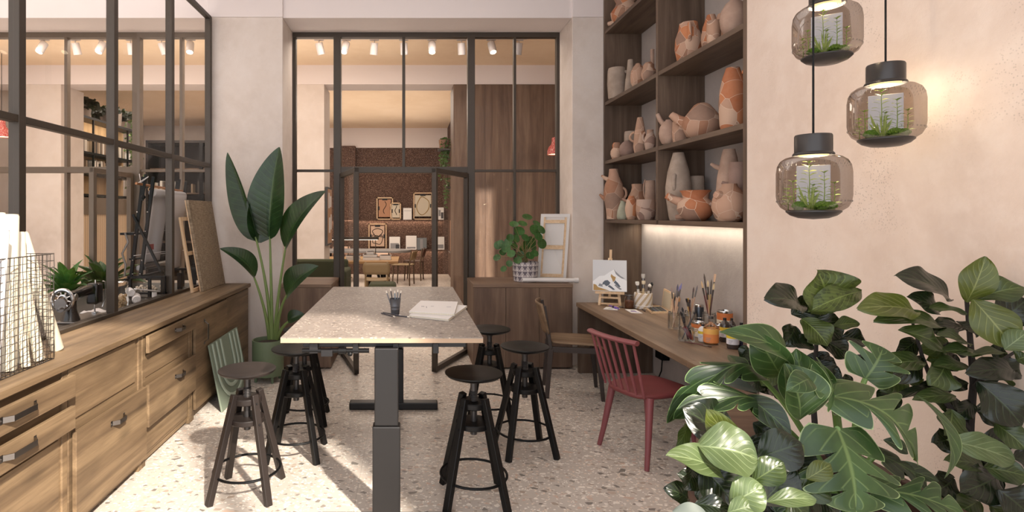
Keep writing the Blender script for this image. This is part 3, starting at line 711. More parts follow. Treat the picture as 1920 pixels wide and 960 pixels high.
for i,(x,y,r) in enumerate(DS):
    Yd=pp.y+pr.uniform(-.16,.12)
    c=at(900+x/2.822,380+y/2.822,Yd); rr_=r/2.822*Yd/F*1.05
    n=V(((x-215)*.004+pr.uniform(-.3,.3),-1.0,.35+pr.uniform(-.2,.5)+(.9 if y<120 else 0))).normalized()
    a=n.cross(V((1,0,0))).normalized(); 
    if a.z<0: a=-a
    b=n.cross(a); mb=MB(); ro=[0,.4,.8,1]
    vs=[c-n*rr_*.10]; uv=[(.5,0.001)]
    for k in ro[1:]:
        for j in range(16):
            q=2*PI*j/16; vs.append(c+(a*math.cos(q)+b*math.sin(q))*rr_*k+n*(rr_*(.12*k*k-.10))); uv.append((.5+.5*k*math.cos(q),k*math.sin(q)+.001))
    fs=[(0,1+j,1+(j+1)%16) for j in range(16)]
    for k in range(2):
        for j in range(16): fs.append((1+k*16+j,17+k*16+j,17+k*16+(j+1)%16,1+k*16+(j+1)%16))
    mb._add(vs,fs,0,uv); lf=obj('leaf',mb,M_PIL,t,smooth=180)
    b0=pp+V((pr.uniform(-.03,.03),pr.uniform(-.03,.03),.19+pr.uniform(0,.1)))
    obj('stalk',stem((b0,(b0+c)/2+V((0,0,.06)),c-n*rr_*.1),.0035,.002),M_PILS,lf)
obj('trunk',MB().tube([pp+V((0,0,.18)),pp+V((.01,0,.25)),pp+V((0,.01,.32))],[.014,.012,.007],8),flat('pilea_trunk','#5a4a38',.8),t)
# blank canvas seen from behind
t=T('canvas','white blank canvas turned back to front, leaning behind the round-leaved plant','canvas',(1.56,6.1,.88))
BL,BR,TL,TR=at(1007,526,6.13),at(1061,526.5,6.06),at(1015,401,6.12),at(1069,401,5.99)
BL.z=BR.z=.881
ex=(BR-BL);ey=(TL-BL)
def cv(a,b,o=0): return BL+ex*a+ey*b+(TR-TL-ex)*a*b+V((0,o,0))
def bar(a0,b0,a1,b1,o,th): return [cv(a0,b0,o),cv(a1,b0,o),cv(a1,b1,o),cv(a0,b1,o),cv(a0,b0,o+th),cv(a1,b0,o+th),cv(a1,b1,o+th),cv(a0,b1,o+th)]
def hx(p): return [p[3],p[2],p[1],p[0],p[7],p[6],p[5],p[4]]
m=MB(); m.hexa(hx(bar(0,0,1,1,.012,.006)))
for q in ((0,0,.1,1),(.9,0,1,1),(.1,0,.9,.05),(.1,.95,.9,1)): m.hexa(hx(bar(*q,0,.014)))
obj('canvas',m,M_WHITE,t,smooth=0)
m=MB()
for q in ((.1,.05,.16,.95),(.84,.05,.9,.95),(.16,.05,.84,.10),(.16,.86,.84,.91),(.16,.47,.84,.53)): m.hexa(hx(bar(*q,-.003,.016)))
obj('stretcher',m,M_PINE,t,smooth=0)
t=T('paper_roll','white paper tube lying across the low cabinet below the blank canvas','paper roll',(1.5,5.9,.88))
p,q=V((1.2,5.93,.908)),V((1.765,5.88,.908)); obj('tube',MB().tube([p,q],.022,18,cap=False),M_WHITE,t); obj('end_cap',MB().cyl(q-(q-p).normalized()*.03,q+(q-p).normalized()*.012,.027,seg=18),M_WHITE,t)
# ---------------------------------------------------------------- high work table
t=T('work_table','high work table with speckled stone top on a black column frame','table',(-.141,3.91,0))
M_STONE=terrazzo('speckled_top',('#8b8179','#978d84'),[(70,.12,.3,[(0,'#8d8073'),(.4,'#c9bcae'),(.7,'#6e6359')],.4,(1,1.5,1)),(34,.2,.16,[(0,'#5d544c'),(.5,'#8a7c6e'),(.8,'#cabdae')],1.7,(1,1.8,1))],.45,.03,False,.35)
M_EDGE=flat('pale_edge','#b59a80',.6,grain=.15,gs=20)
m=MB(); m.box(-.665,2.896,.935,.383,4.93,.958,1); m.box(-.665,2.896,.958,.383,4.93,.963,0)
obj('tabletop',m,[M_STONE,M_EDGE],t,smooth=0)
LB=flat('table_frame','#181616',.45,.1)
m=MB().box(-.56,2.955,.90,.30,3.05,.934); m.box(-.56,4.58,.90,.30,4.68,.934); m.box(-.25,3.05,.90,-.20,4.6,.93); m.box(-.06,3.05,.90,-.01,4.6,.93)
obj('frame',m,LB,t,smooth=0,bevel=.002)
for yc,fh in ((2.935,.03),(4.62,.06)):
    lg=obj('leg',MB().box(-.18,yc-.03,.50,-.056,yc+.03,.905),LB,t,smooth=0,bevel=.006)
    obj('leg_sleeve',MB().box(-.19,yc-.038,.02,-.046,yc+.038,.50),LB,lg,smooth=0,bevel=.006)
    obj('foot',MB().box(-.49,yc-(.036 if fh<.05 else .045),.0,.235,yc+(.03 if fh<.05 else .045),fh),LB,t,smooth=0,bevel=.01)
for x,w in ((-.50,.045),(-.28,.03),(-.07,.03),(.14,.03)): obj('bracket',MB().box(x-w/2,2.93,.872,x+w/2,2.957,.925),LB,t,smooth=0,bevel=.002)
obj('crank_bearing',MB().box(-.46,2.92,.858,-.40,2.957,.892),LB,t,smooth=0,bevel=.002)
obj('crank_rod',MB().cyl((-.56,2.94,.885),(-.21,2.94,.885),.012,seg=10).cyl((-.37,2.94,.885),(-.33,2.94,.885),.018,seg=10).ball((-.31,2.94,.868),.014,8),M_BLK,t)
# ---------------------------------------------------------------- adjustable stools
st=T('adjustable_stool','grey-brown screw stool in front of the table near the fluted panel','stool',(-.935,3.235,0),group='screw stools around the work table',local=True)
def stool_parts(t,mat):
    zt=.71
    obj('seat',MB().lathe([(.0,zt-.03),(.12,zt-.03),(.15,zt-.02),(.162,zt-.008),(.162,zt-.002),(.155,zt),(.06,zt-.003),(.0,zt-.004)],40),mat,t,world=False)
    m=MB().cyl((0,0,.36),(0,0,zt-.03),.019,seg=14)
    for k in range(9): m.ring((0,0,.53+k*.009),.02,.004,14,5)
    m.lathe([(.0,zt-.06),(.026,zt-.06),(.03,zt-.03),(0,zt-.03)],14)
    obj('screw',m,flat('screw_steel','#4a4746',.4,.6),t,world=False)
    obj('upper_collar',MB().lathe([(.02,.515),(.078,.515),(.082,.52),(.082,.545),(.078,.55),(.02,.55)],28),mat,t,world=False)
    obj('lower_collar',MB().lathe([(.02,.405),(.096,.405),(.1,.41),(.1,.43),(.096,.435),(.02,.435)],28),mat,t,world=False)
    for k in range(4):
        a=PI/4+k*PI/2; d=V((math.cos(a),math.sin(a),0)); e=V((-d.y,d.x,0))
        lg=obj('leg',MB().beam(d*.232,d*.078+V((0,0,.575)),.038,.034,up=d),mat,t,smooth=0,bevel=.004,world=False)
        m=MB()
        for z in (.53,.42):
            rr_=.232-.154*z/.575+.018; m.ball(d*rr_+V((0,0,z)),.006,8)
        obj('bolt',m,M_BLK,lg,world=False)
    obj('foot_ring',MB().ring((0,0,.137),.186,.0075,44,8),M_BLK,t,world=False)
stool_parts(st,M_BRNW)
st2=T('adjustable_stool','black screw stool tucked under the table at its sunny left corner','stool',(-.754,3.74,0),group='screw stools around the work table',local=True)
stool_parts(st2,M_BLKW)
G='screw stools around the work table'
dup(st2,(-.814,4.36,0),.08,'black screw stool behind the other, mostly hidden beside the plant pot',G)
dup(st2,(.365,3.165,0),0,'black screw stool nearest the front table leg, shaded',G)
dup(st2,(.785,3.80,0),.12,'black screw stool between the table and the red chair',G)
dup(st2,(.629,4.38,0),-.1,'black screw stool farthest along, by the low oak cabinet',G)
# ---------------------------------------------------------------- things on the table
ZT_=.9635
cp=onz(741,589,ZT_); cp.z=ZT_
t=T('pencil_cup','ribbed grey metal cup of grey pencils on the work table','cup',cp)
obj('body',MB().lathe([(.0,.001),(.026,.001),(.027,.004),(.029,.03),(.030,.032),(.029,.034),(.031,.05),(.032,.052),(.031,.054),(.036,.098),(.037,.1),(.034,.1),(.026,.006),(.0,.006)],28,cp),flat('grey_tin','#5f5f63',.4,.5),t)
gp=[flat('pencil_grey','#6d7076',.5),flat('pencil_dark','#3b3a42',.5),flat('pencil_blue','#8593a0',.5)]
M_TIP=flat('pencil_tip','#e9dfd0',.6)
def pencil(p,q,mt,label,grp):
    p=V(p);q=V(q);d=(q-p).normalized(); t=T('pencil',label,'pencil',p,group=grp)
    obj('shaft',MB().tube([p,q-d*.016],.0038,6),mt,t,smooth=0); obj('eraser',MB().cyl(q-d*.016,q,.0042,seg=8),M_TIP,t)
for i,(bu,tu,tv,w) in enumerate(((-.012,-17,545,'far left, leaning out'),(-.004,-9,541,'second from the left, tallest'),(.004,-1,545,'dark, in the middle'),(.010,5,543,'right of the middle one'),(.014,11,545,'leaning rightmost'))):
    q=at(741+tu,tv,3.577+(i%3-1)*.015); pencil(cp+V((bu,(i%3-1)*.008,.01)),q,gp[i%3],'grey pencil standing in the cup, '+w,'pencils in the cup')
for (a,b,l) in (((715,587),(740,594),'dark pencil lying in front of the cup, pointing nearest viewer'),((718,586),(752,591.5),'dark pencil lying crossed beneath the cup'),((741,591),(768,594.5),'dark pencil lying with its tip toward the notebooks')):
    p,q=onz(*a,ZT_+.004),onz(*b,ZT_+.004); pencil(p,q,gp[1],l,'pencils lying on the table')
def notebook(cs,z0,th,label):
    cs=[onz(u,v,z0+th) for u,v in cs]; t=T('notebook',label,'notebook',V((sum(c.x for c in cs)/4,sum(c.y for c in cs)/4,z0)),group='white notebooks on the work table')
    P=[V((c.x,c.y,z0)) for c in cs]
    def lay(za,zb): return [V((c.x,c.y,za)) for c in P]+[V((c.x,c.y,zb)) for c in P]
    obj('pages',MB().hexa(lay(z0+.002,z0+th-.003)),M_PAPER,t,smooth=0); obj('cover',MB().hexa(lay(z0+th-.003,z0+th)).hexa(lay(z0,z0+.002)),M_WHITE,t,smooth=0)
    m=MB()
    for k in range(26):
        c=P[0].lerp(P[1],.03+.94*k/25); m.ring((c.x,c.y,z0+th/2),th*.44,.001,10,4,nrm=(P[1]-P[0]))
    obj('spiral',m,M_WHITE,t); return t,P
n1,P=notebook(((767,590.5),(841,598),(876,573),(803,566)),ZT_,.014,'white spiral notebook underneath, turned askew on the table')
n2,P=notebook(((767,583.5),(852,588),(858.5,565.5),(789,563.5)),ZT_+.0145,.014,'white spiral notebook on top of the other, small marks on cover')
m=MB(); zc=ZT_+.0286
for (a,b,c,d) in ((.18,.45,.006,.03),(.22,.45,.006,.03),(.3,.4,.004,.06),(.42,.5,.02,.008),(.82,.5,.03,.008)):
    p=P[0].lerp(P[1],a).lerp(P[3].lerp(P[2],a),b); m.box(p.x-c/2,p.y-d/2,zc,p.x+c/2,p.y+d/2,zc+.0006)
obj('cover_marks',m,flat('ink_grey','#8a8a90',.7),n2,smooth=0)
# ---------------------------------------------------------------- built-in shelf unit and desk
sh=T('shelf_unit','tall dark oak shelf unit full of clay pots, built over the desk','shelf unit',(2.26,4.7,0))
for y0,y1 in ((3.43,3.466),(5.92,5.955)): obj('side_panel',MB().box(2.066,y0,0,2.458,y1,4.14),M_SHELF,sh,smooth=0,bevel=.002)
obj('divider',MB().box(2.066,4.655,1.55,2.458,4.69,4.14),M_SHELF,sh,smooth=0,bevel=.002)
ZB=[1.514,2.13,2.75,3.507]
for z in ZB:
    for y0,y1 in ((3.467,4.654),(4.691,5.919)): obj('shelf',MB().box(2.07,y0,z,2.457,y1,z+.036),M_SHELFY,sh,smooth=0,bevel=.002)
obj('light_strip',MB().box(2.40,3.55,1.504,2.43,5.85,1.512),glow('strip_glow','#ffe2ae',1.0),sh,smooth=0)
ll=light('strip_light','AREA',(2.38,4.7,1.50),6.5,(1,.88,.72),.05,2.3); ll.rotation_euler=(0,R(-12),0)
dk=T('desk','long smoked oak desk below the pot shelves','desk',(2.1,4.5,0))
obj('top',MB().box(1.70,3.29,.665,2.064,3.43,.705).box(1.70,3.43,.665,2.455,5.70,.705),M_GOAKY,dk,smooth=0,bevel=.003)
obj('end_panel',MB().box(1.71,5.64,.0,2.455,5.69,.664),M_SHELF,dk,smooth=0,bevel=.003)
obj('end_panel',MB().box(1.71,3.30,.0,2.062,3.34,.664),M_GOAKX,dk,smooth=0,bevel=.003)
t=T('cable_box','small black cable box on the wall under the desk','cable box',(2.42,5.35,.25)); obj('body',MB().box(2.38,5.28,.22,2.459,5.42,.32),M_BLK,t,smooth=0,bevel=.006); obj('cable',MB().tube([(2.42,5.35,.22),(2.42,5.37,.1),(2.40,5.4,.01)],.006,6),M_BLK,t)
# ---------------------------------------------------------------- pots
PINK=['#b5917c','#a88672','#9c6f57','#8e7365','#c3a48f','#b08a76']
ORG_=['#b26f4b','#a8633f','#b5917c','#8e6f60','#c5a691','#96705c','#c07a50']
DRK=['#8a6f66','#7d645d','#a78877','#94786c','#b29a8d']
MP1=[patchm('patch_pink_%d'%i,PINK,'#cdb3a0',8+i,i*3.1) for i in range(3)]
MP2=[patchm('patch_orange_%d'%i,ORG_,'#d6bda8',8+i*1.5,i*2.3+1) for i in range(3)]
MP3=patchm('patch_dark',DRK,'#c0a898',11,5)
MC1=clay('clay_grey','#9a8a7d','#b09f91'); MC2=clay('clay_pink','#a58a7b','#b99e8d'); MC3=clay('clay_brown','#8a7268','#9c8378'); MC4=clay('clay_green','#9a9a88','#b0b09e')
BTL=[(0,.0),(.40,0),(.48,.06),(.5,.2),(.45,.45),(.32,.72),(.2,.92),(.2,1)]
def pot(u,vt,vb,w,shelf,prof,mat,label,X=2.24,parts=(),rx=0,ry=0):
    Y=X*F/(u-U0); s=F/Y; h=(vb-vt)/s; d=w/s*1.04; z=ZB[shelf]+.037
    loc=V((X,Y,z)); t=T('clay_pot',label,'pot',loc,group='clay pots on the shelves',local=True)
    t.rotation_euler=(rx,ry,0)
    pr=[(a*d,b*h) for a,b in prof]
    r1,z1=pr[-1]; pr+= [(r1*.85,z1),(r1*.8,z1-.06*h),(.001,z1-.07*h)]
    if pr[0][0]>0: pr=[(0,pr[0][1])]+pr
    obj('body',MB().lathe(pr,36),mat,t,smooth=50,world=False)
    for p in parts:
        k=p[0]
        if k=='spout':   # angle, z0, out, dz, r0, r1
            _,an,z0,r0,out,dz,ra,rb_=p; e=V((math.cos(an),math.sin(an),0))
            a=e*(r0*d)+V((0,0,z0*h)); b=e*((r0+out)*d)+V((0,0,(z0+dz)*h)); m=MB(); m.tube([a-e*.02,a.lerp(b,.5),b],[ra*d,(ra+rb_)*.5*d,rb_*d],14,cap=False)
            m.tube([b,a.lerp(b,.6)],[rb_*d*.8,rb_*d*.7],14); m.ring(b,rb_*d*.9,rb_*d*.12,14,5,nrm=(b-a)); obj('spout',m,mat,t,smooth=50,world=False)
        else:            # handle: angle, z0,z1,r0,out,r
            _,an,z0,z1,r0,out,ra=p; e=V((math.cos(an),math.sin(an),0)); pts=[]
            for i in range(13):
                q=PI*i/12; pts.append(e*((r0+out*math.sin(q))*d)+V((0,0,(z0+(z1-z0)*(1-math.cos(q))/2)*h)))
            obj('handle',MB().tube(pts,ra*d,10),mat,t,smooth=60,world=False)
    return t
A_=PI*1.25   # toward the viewer's side
LFT,RGT=PI*.80,-PI*.2
SPH=[(0,0),(.2,0),(.34,.06),(.46,.25),(.5,.47),(.45,.7),(.3,.88),(.16,.96),(.14,1)]
CYL=[(0,0),(.42,0),(.45,.05),(.5,.5),(.47,.93),(.44,1)]
CON=[(0,0),(.42,0),(.47,.04),(.5,.25),(.42,.55),(.28,.85),(.2,1)]
TAL=[(0,0),(.33,0),(.38,.06),(.5,.38),(.5,.5),(.42,.72),(.26,.93),(.21,1)]
BOW=[(0,0),(.36,0),(.46,.2),(.5,.5),(.47,.95),(.45,1)]
JUG=[(0,0),(.3,0),(.42,.15),(.5,.4),(.46,.65),(.34,.78),(.28,.9),(.3,1)]
# lowest row, far bay
pot(1151,317,411,36,0,[(0,0),(.34,0),(.38,.2),(.44,.35),(.5,.52),(.42,.7),(.26,.85),(.22,1)],MP1[0],'tall patchwork jug with two pointed spouts at the far end of lowest shelf',2.115,(('spout',LFT,.38,.4,.3,.12,.14,.05),('spout',LFT,.78,.3,.3,.1,.13,.05),('handle',RGT,.4,.62,.4,.2,.06)))
pot(1168,376,411,21,0,BTL,MC4,'small grey-green bottle in front of the patchwork jug',2.13)
pot(1195,345,411,33,0,JUG,MP1[1],'wide-necked patchwork vase behind the smaller pieces on lowest shelf',2.3)
pot(1184,367,411,22,0,TAL,MP2[1],'narrow orange-bottomed patchwork bottle with a short spout, lowest shelf',2.14,(('spout',LFT,.75,.3,.45,.14,.15,.08),))
pot(1211,373,411,34,0,BOW,MP3,'mauve faceted bowl with pale patches beside the shelf divider',2.15)
pot(1219,338,411,18,0,CYL,MC2,'pink beaker with tall loop handle behind the faceted bowl',2.32,(('handle',LFT,.55,1.02,.42,.2,.07),))
# lowest row, near bay
pot(1272,287,414,43,0,TAL,MC1,'tall plain grey vase with a slot handle on the lowest shelf',2.18,(('handle',A_,.45,.66,.42,.10,.08),))
pot(1305,329,412,28,0,CYL,MC1,'plain grey cylinder pot behind the broken patchwork jug',2.34)
pot(1304,357,414,62,0,[(0,0),(.25,0),(.42,.18),(.5,.4),(.47,.6),(.34,.74),(.36,.9),(.42,1)],MP2[0],'broken open patchwork jug slumped among the tall grey vases',2.16,(('spout',LFT,.6,.42,.35,.25,.14,.10),('spout',LFT,.16,.3,.22,-.04,.09,.07)))
pot(1367,277,412,44,0,[(0,0),(.42,0),(.5,.3),(.44,.6),(.3,.88),(.22,1)],MC2,'tall pink conical vase with two small horn spouts',2.3,(('spout',LFT,.73,.36,.3,.08,.12,.06),('spout',LFT,.2,.45,.25,.05,.1,.07)))
pot(1384,303,414,32,0,CYL,MC3,'brown cylinder jug with short spout at the near upright',2.24,(('spout',LFT,.62,.45,.35,.05,.14,.09),))
pot(1368,345,416,59,0,[(0,0),(.25,0),(.4,.1),(.5,.38),(.47,.6),(.36,.8),(.22,.93),(.2,1)],MP1[1],'big round cracked pot with a raised eye-like opening',2.13,(('spout',A_-.5,.68,.36,.14,.04,.15,.12),))
# second row
pot(1156,265,296,21,1,[(0,0),(.35,0),(.5,.3),(.48,.5),(.33,.68),(.36,.85),(.25,1)],MP2[2],'smallest knobbly patchwork pot, second shelf far end',2.13)
pot(1176,260,291,28,1,SPH,MC3,'round brown pot beside the smallest patchwork pot',2.16)
pot(1200,217,285,23,1,[(0,0),(.4,0),(.5,.2),(.42,.55),(.28,.85),(.2,1)],MP1[2],'slim patchwork bottle with side handle on the second shelf',2.16,(('handle',LFT,.35,.6,.4,.35,.09),))
pot(1183,239,290,24,1,CYL,MC1,'grey cup mostly hidden behind the slim patchwork bottle',2.26)
pot(1219,246,288,20,1,JUG,MP3,'mauve jug with pierced handle at the shelf divider, second row',2.2,(('handle',LFT,.5,.9,.4,.22,.1),))
pot(1253,225,272,32,1,SPH,MC2,'pale jug with angled tube spout, second shelf near bay',2.115,(('spout',LFT,.72,.25,.32,.55,.15,.11),))
pot(1277,224,264,30,1,CYL,MP1[2],'squat pinkish cup with folded handle in front of the teapot',2.15,(('handle',A_+.9,.5,.9,.45,.1,.07),))
pot(1316,186,254,66,1,[(0,0),(.22,0),(.38,.1),(.5,.38),(.46,.6),(.3,.82),(.2,.95),(.12,1)],MP1[0],'big round patchwork teapot with a long spout',2.22,(('spout',LFT,.45,.42,.35,.32,.17,.09),))
pot(1374,122,240,46,1,[(0,0),(.4,0),(.46,.1),(.5,.45),(.46,.65),(.36,.85),(.26,.97),(.24,1)],MP2[1],'tall orange-topped patchwork jar, largest on the second shelf',2.2,(('handle',-PI*.35,.65,.9,.4,.2,.08),))
# third row
pot(1156,125,182,32,2,CYL,MC1,'grey cylinder mug with round side handle, third shelf',2.13,(('handle',RGT,.55,.85,.45,.3,.09),))
pot(1182,101,167,22,2,[(0,0),(.5,0),(.42,.3),(.27,.75),(.2,1)],MC1,'slim grey cone bottle next to the handled mug',2.2)
pot(1196,110,157,26,2,SPH,MP1[1],'brown patchwork pot in the middle of the third shelf',2.16)
pot(1216,111,148,26,2,[(0,0),(.3,0),(.5,.35),(.46,.6),(.36,.72),(.38,.85),(.2,1)],MP1[2],'faceted pinkish patchwork pot by the divider, third shelf',2.15)
pot(1223,60,140,16,2,[(0,0),(.4,0),(.5,.15),(.5,.3),(.25,.48),(.2,.6),(.22,1)],MC2,'long-necked glossy pink bottle behind, third shelf far bay',2.36)
pot(1291,30,108,46,2,[(0,0),(.34,0),(.4,.08),(.5,.4),(.47,.65),(.36,.85),(.33,1)],MP2[2],'orange patchwork jar with long handle, alone on upper near bay',2.22,(('handle',A_+.4,.5,.92,.4,.16,.07),))
pot(1333,5,84,32,2,TAL,MP2[0],'tall pinkish patchwork vase behind the round pink pot',2.28)
pot(1338,34,78,24,2,BOW,MP1[0],'small patchwork beaker in front of the tall patchwork vase',2.13)
pot(1359,4,74,28,2,CYL,MP1[1],'patchwork cylinder vase touching the round pink pot',2.3)
pot(1377,-12,58,48,2,SPH,MC2,'smooth round pink pot nearest the upright at the top',2.17)
pot(1172,-8,38,50,3,[(0,0),(.3,0),(.46,.2),(.5,.45),(.35,.7),(.3,.85),(.36,1)],MP2[2],'broken patchwork pot on the topmost visible shelf',2.2,(('spout',LFT,.12,.3,.3,.0,.1,.07),('handle',RGT,.3,.7,.4,.2,.08)))
# ---------------------------------------------------------------- desk things
ZD=.706
def dz(u,v): p=onz(u,v,ZD); p.z=ZD; return p
c=dz(1143,571); t=T('table_easel','small pale wooden table easel standing on the desk','easel',c,0)
fwd=V((-.35,-1,0)).normalized(); sd=V((1,-.35,0)).normalized()
def E(a,b,z): return c+sd*a+fwd*b+V((0,0,z))
lb=[]
for s_ in (-1,1):
    obj('leg',MB().beam(E(.095*s_,.06,.0),E(.075*s_,-.0,.22),.022,.018),M_PINEZ,t,smooth=0); obj('foot_rail',MB().beam(E(.10*s_,.075,.008),E(.10*s_,-.12,.008),.016,.016),M_PINE,t,smooth=0)
for z_,b_ in ((.015,.05),(.075,.04),(.05,-.1)): obj('cross_rail',MB().beam(E(-.10,b_,z_),E(.10,b_,z_),.018,.014),M_PINE,t,smooth=0)
obj('canvas_ledge',MB().beam(E(-.135,.055,.125),E(.135,.055,.125),.03,.024),M_PINE,t,smooth=0)
obj('mast',MB().beam(E(.0,.0,.08),E(.012,-.075,.54),.024,.014,up=fwd),M_PINEZ,t,smooth=0); mk=obj('clamp',MB().beam(E(.004,-.03,.405),E(.006,-.045,.455),.04,.03,up=fwd),M_PINEZ,t,smooth=0); obj('knob',MB().ball(E(.005,-.018,.435),.009,8),M_BLK,mk)
# mountain painting
def fl(nm,h): return flat(nm,h,.7)
t=T('painting','small painting of a snowy mountain on the table easel','painting',E(0,.05,.14))
def Q(a,b,o=0): return E(-.158+.316*a,.062-.07*b+o,.139+.30*b)
m=MB(); m.hexa([Q(0,0),Q(1,0),Q(1,0,-.016),Q(0,0,-.016),Q(0,1),Q(1,1),Q(1,1,-.016),Q(0,1,-.016)]); obj('canvas',m,fl('sky_paint','#d3d5d9'),t,smooth=0)
def patch(nm,pts,col,o):
    n=len(pts); m=MB(); m._add([Q(a,b,o) for a,b in pts]+[Q(a,b,0) for a,b in pts],[tuple(range(n))]+[(i,(i+1)%n,n+(i+1)%n,n+i) for i in range(n)]); obj(nm,m,col,t,smooth=0)
patch('snow',[(0,.02),(1,.02),(1,.35),(.8,.45),(.68,.66),(.62,.7),(.5,.62),(.35,.5),(.2,.48),(0,.3)],fl('snow_paint','#eceef1'),.001)
SL=fl('slate_paint','#5b6572'); OC=fl('ochre_paint','#b1905c'); GR=fl('grey_paint','#8d9097')
patch('rock',[(.62,.72),(.7,.62),(.82,.5),(.95,.42),(.86,.42),(.74,.5),(.68,.56),(.66,.62)],GR,.0016)
patch('rock',[(.55,.56),(.6,.5),(.68,.46),(.66,.36),(.60,.3),(.57,.4),(.53,.48)],OC,.0018)
patch('rock',[(.66,.36),(.74,.28),(.82,.16),(.78,.14),(.7,.22),(.62,.28)],SL,.002)
patch('rock',[(.36,.34),(.44,.36),(.52,.28),(.48,.2),(.4,.16),(.34,.22),(.28,.2),(.3,.28)],SL,.002)
patch('rock',[(.02,.22),(.1,.2),(.16,.12),(.24,.1),(.4,.05),(.5,.02),(.02,.02)],OC,.0019)
patch('rock',[(.5,.2),(.58,.14),(.66,.06),(.6,.05),(.5,.12),(.44,.16)],SL,.0021)
patch('rock',[(.2,.24),(.28,.22),(.3,.14),(.22,.15),(.16,.16)],GR,.0021)
patch('rock',[(.68,.24),(.78,.14),(.86,.08),(.8,.06),(.72,.12),(.64,.2)],GR,.0021)
# jars, holders, box, cards
def lath(t,name,pr,mat,c,seg=24): return obj(name,MB().lathe(pr,seg,c),mat,t)
c=dz(1180,578); t=T('glass_jar','glass jar of brown pigment beside the easel','jar',c); lath(t,'body',[(0,.002),(.04,.002),(.045,.01),(.045,.10),(.036,.115),(.036,.125)],M_JAR,c); lath(t,'pigment',[(0,.004),(.041,.004),(.041,.07),(.02,.078),(0,.076)],flat('pigment','#6d3f22',.8,grain=.6,gs=30),c); lath(t,'rim',[(.036,.118),(.04,.12),(.04,.128),(.034,.13)],M_STEEL,c)
c=dz(1206,578); t=T('brush_holder','white holder with diagonal beige stripes, full of wide brushes','brush holder',c)
sm_=NT('diagonal_stripe'); sx=sm_.n('ShaderNodeSeparateXYZ'); sm_.l(sm_.coord(),sx.inputs[0]); an=sm_.math('ARCTAN2',sx.outputs[1],sx.outputs[0])
st_=sm_.math('FRACT',sm_.math('ADD',sm_.math('MULTIPLY',an,9/(2*PI)),sm_.math('MULTIPLY',sx.outputs[2],-13.0))); M_STR=sm_.done(sm_.pbr(sm_.mix(sm_.math('LESS_THAN',st_,.42),lin('#e4ddd6'),lin('#c3ad8e')),.7))
lath(t,'body',[(0,.002),(.08,.002),(.082,.006),(.082,.145),(.078,.15),(.074,.145),(.074,.02),(0,.02)],M_STR,c,32); obj('rim',MB().ring(c+V((0,0,.03)),.083,.0035,32,6),M_WHITE,t)
def brush(p,q,L,hc,label,grp,r=.0055,tipc='#4a3a34',kind='round'):
    p=V(p);d=(V(q)-p).normalized();t=T('paint_brush',label,'paint brush',p,group=grp)
    obj('shaft',MB().tube([p,p+d*L*.35,p+d*L*.72],[r*.5,r*.95,r],8),flat('brush_'+hc,hc,.5),t)
    obj('ferrule',MB().tube([p+d*L*.70,p+d*L*.86],[r*1.05,r*1.15],8),M_STEEL,t)
    obj('bristles',MB().tube([p+d*L*.85,p+d*L*.93,p+d*L],[r*1.1,r*1.35 if kind!='flat' else r*1.6,r*.3 if kind!='flat' else r*1.5],8),flat('bristle_'+tipc,tipc,.9),t); return t
gb='brushes in the striped holder'
for dx,dy,lx,ly,L,hc,tc,k,l in ((-.03,0,-.03,0,.20,'#d8d4cf','#ece8e2','flat','widest white brush leaning left in the striped holder'),(-.01,-.02,.01,.01,.21,'#c2ab86','#d8c9ae','flat','beige brush in the middle of the striped holder'),(.012,.02,.012,.03,.27,'#3d3a38','#b7b3ae','flat','tallest dark brush with grey head in the striped holder'),(.02,-.03,.02,-.03,.19,'#cdc6bc','#e6ded2','round','pale short brush at the front of the striped holder'),(.03,0,.06,0,.20,'#2b2a2b','#2b2a2b','round','black brush leaning right in the striped holder')):
    brush(c+V((dx,dy,.024)),c+V((dx+lx*.8,dy+ly,.22)),L+.03,hc,l,gb,.012,tc,k)
c=dz(1238,588); t=T('watercolour_box','open wooden watercolour box with a row of dark paint pans','paint box',c)
bx=MB(); W_=.2; bd=V((-.30,-1,0)).normalized()
p0=dz(1255,588); p1=dz(1222,588.5); p2=dz(1207,577); p3_=dz(1238,576.5)
e1=(p1-p0);e2=(p3_-p0)
def BX(a,b,z): return p0+e1*a+e2*b+V((0,0,z))
def bxh(a0,b0,a1,b1,z0,z1): return [BX(a0,b0,z0),BX(a0,b1,z0),BX(a1,b1,z0),BX(a1,b0,z0),BX(a0,b0,z1),BX(a0,b1,z1),BX(a1,b1,z1),BX(a1,b0,z1)]
obj('tray',MB().hexa(bxh(0,0,1,1,0,.012)).hexa(bxh(0,0,1,.06,.012,.018)).hexa(bxh(0,.94,1,1,.012,.018)).hexa(bxh(0,0,.04,1,.012,.018)).hexa(bxh(.96,0,1,1,.012,.018)),M_PINE,t,smooth=0)
pcs=['#3f4a56','#5c5148','#2f3b3d','#6a6f63','#44384a','#50616d','#3a3f35','#5a4a44']
for k in range(8): obj('paint_pan',MB().hexa(bxh(.07+k*.11,.12,.16+k*.11,.88,.012,.017)),flat('pan%s'%pcs[k],pcs[k],.5),t,smooth=0)
def LD(a,z,o): return p0+e2*a+V((.012+o,0,.012+z))
obj('lid',MB().hexa([LD(0,0,0),LD(1,0,0),LD(1,0,.012),LD(0,0,.012),LD(0,.17,.02),LD(1,.17,.02),LD(1,.17,.032),LD(0,.17,.032)]),M_PINE,t,smooth=0)
obj('lid_lining',MB().hexa([LD(.08,.015,-.002),LD(.92,.015,-.002),LD(.92,.015,.0),LD(.08,.015,.0),LD(.08,.155,.0165),LD(.92,.155,.0165),LD(.92,.155,.019),LD(.08,.155,.019)]),flat('lining','#c2b49c',.8),t,smooth=0)
PUR=flat('purple_label','#7a5fae',.5)
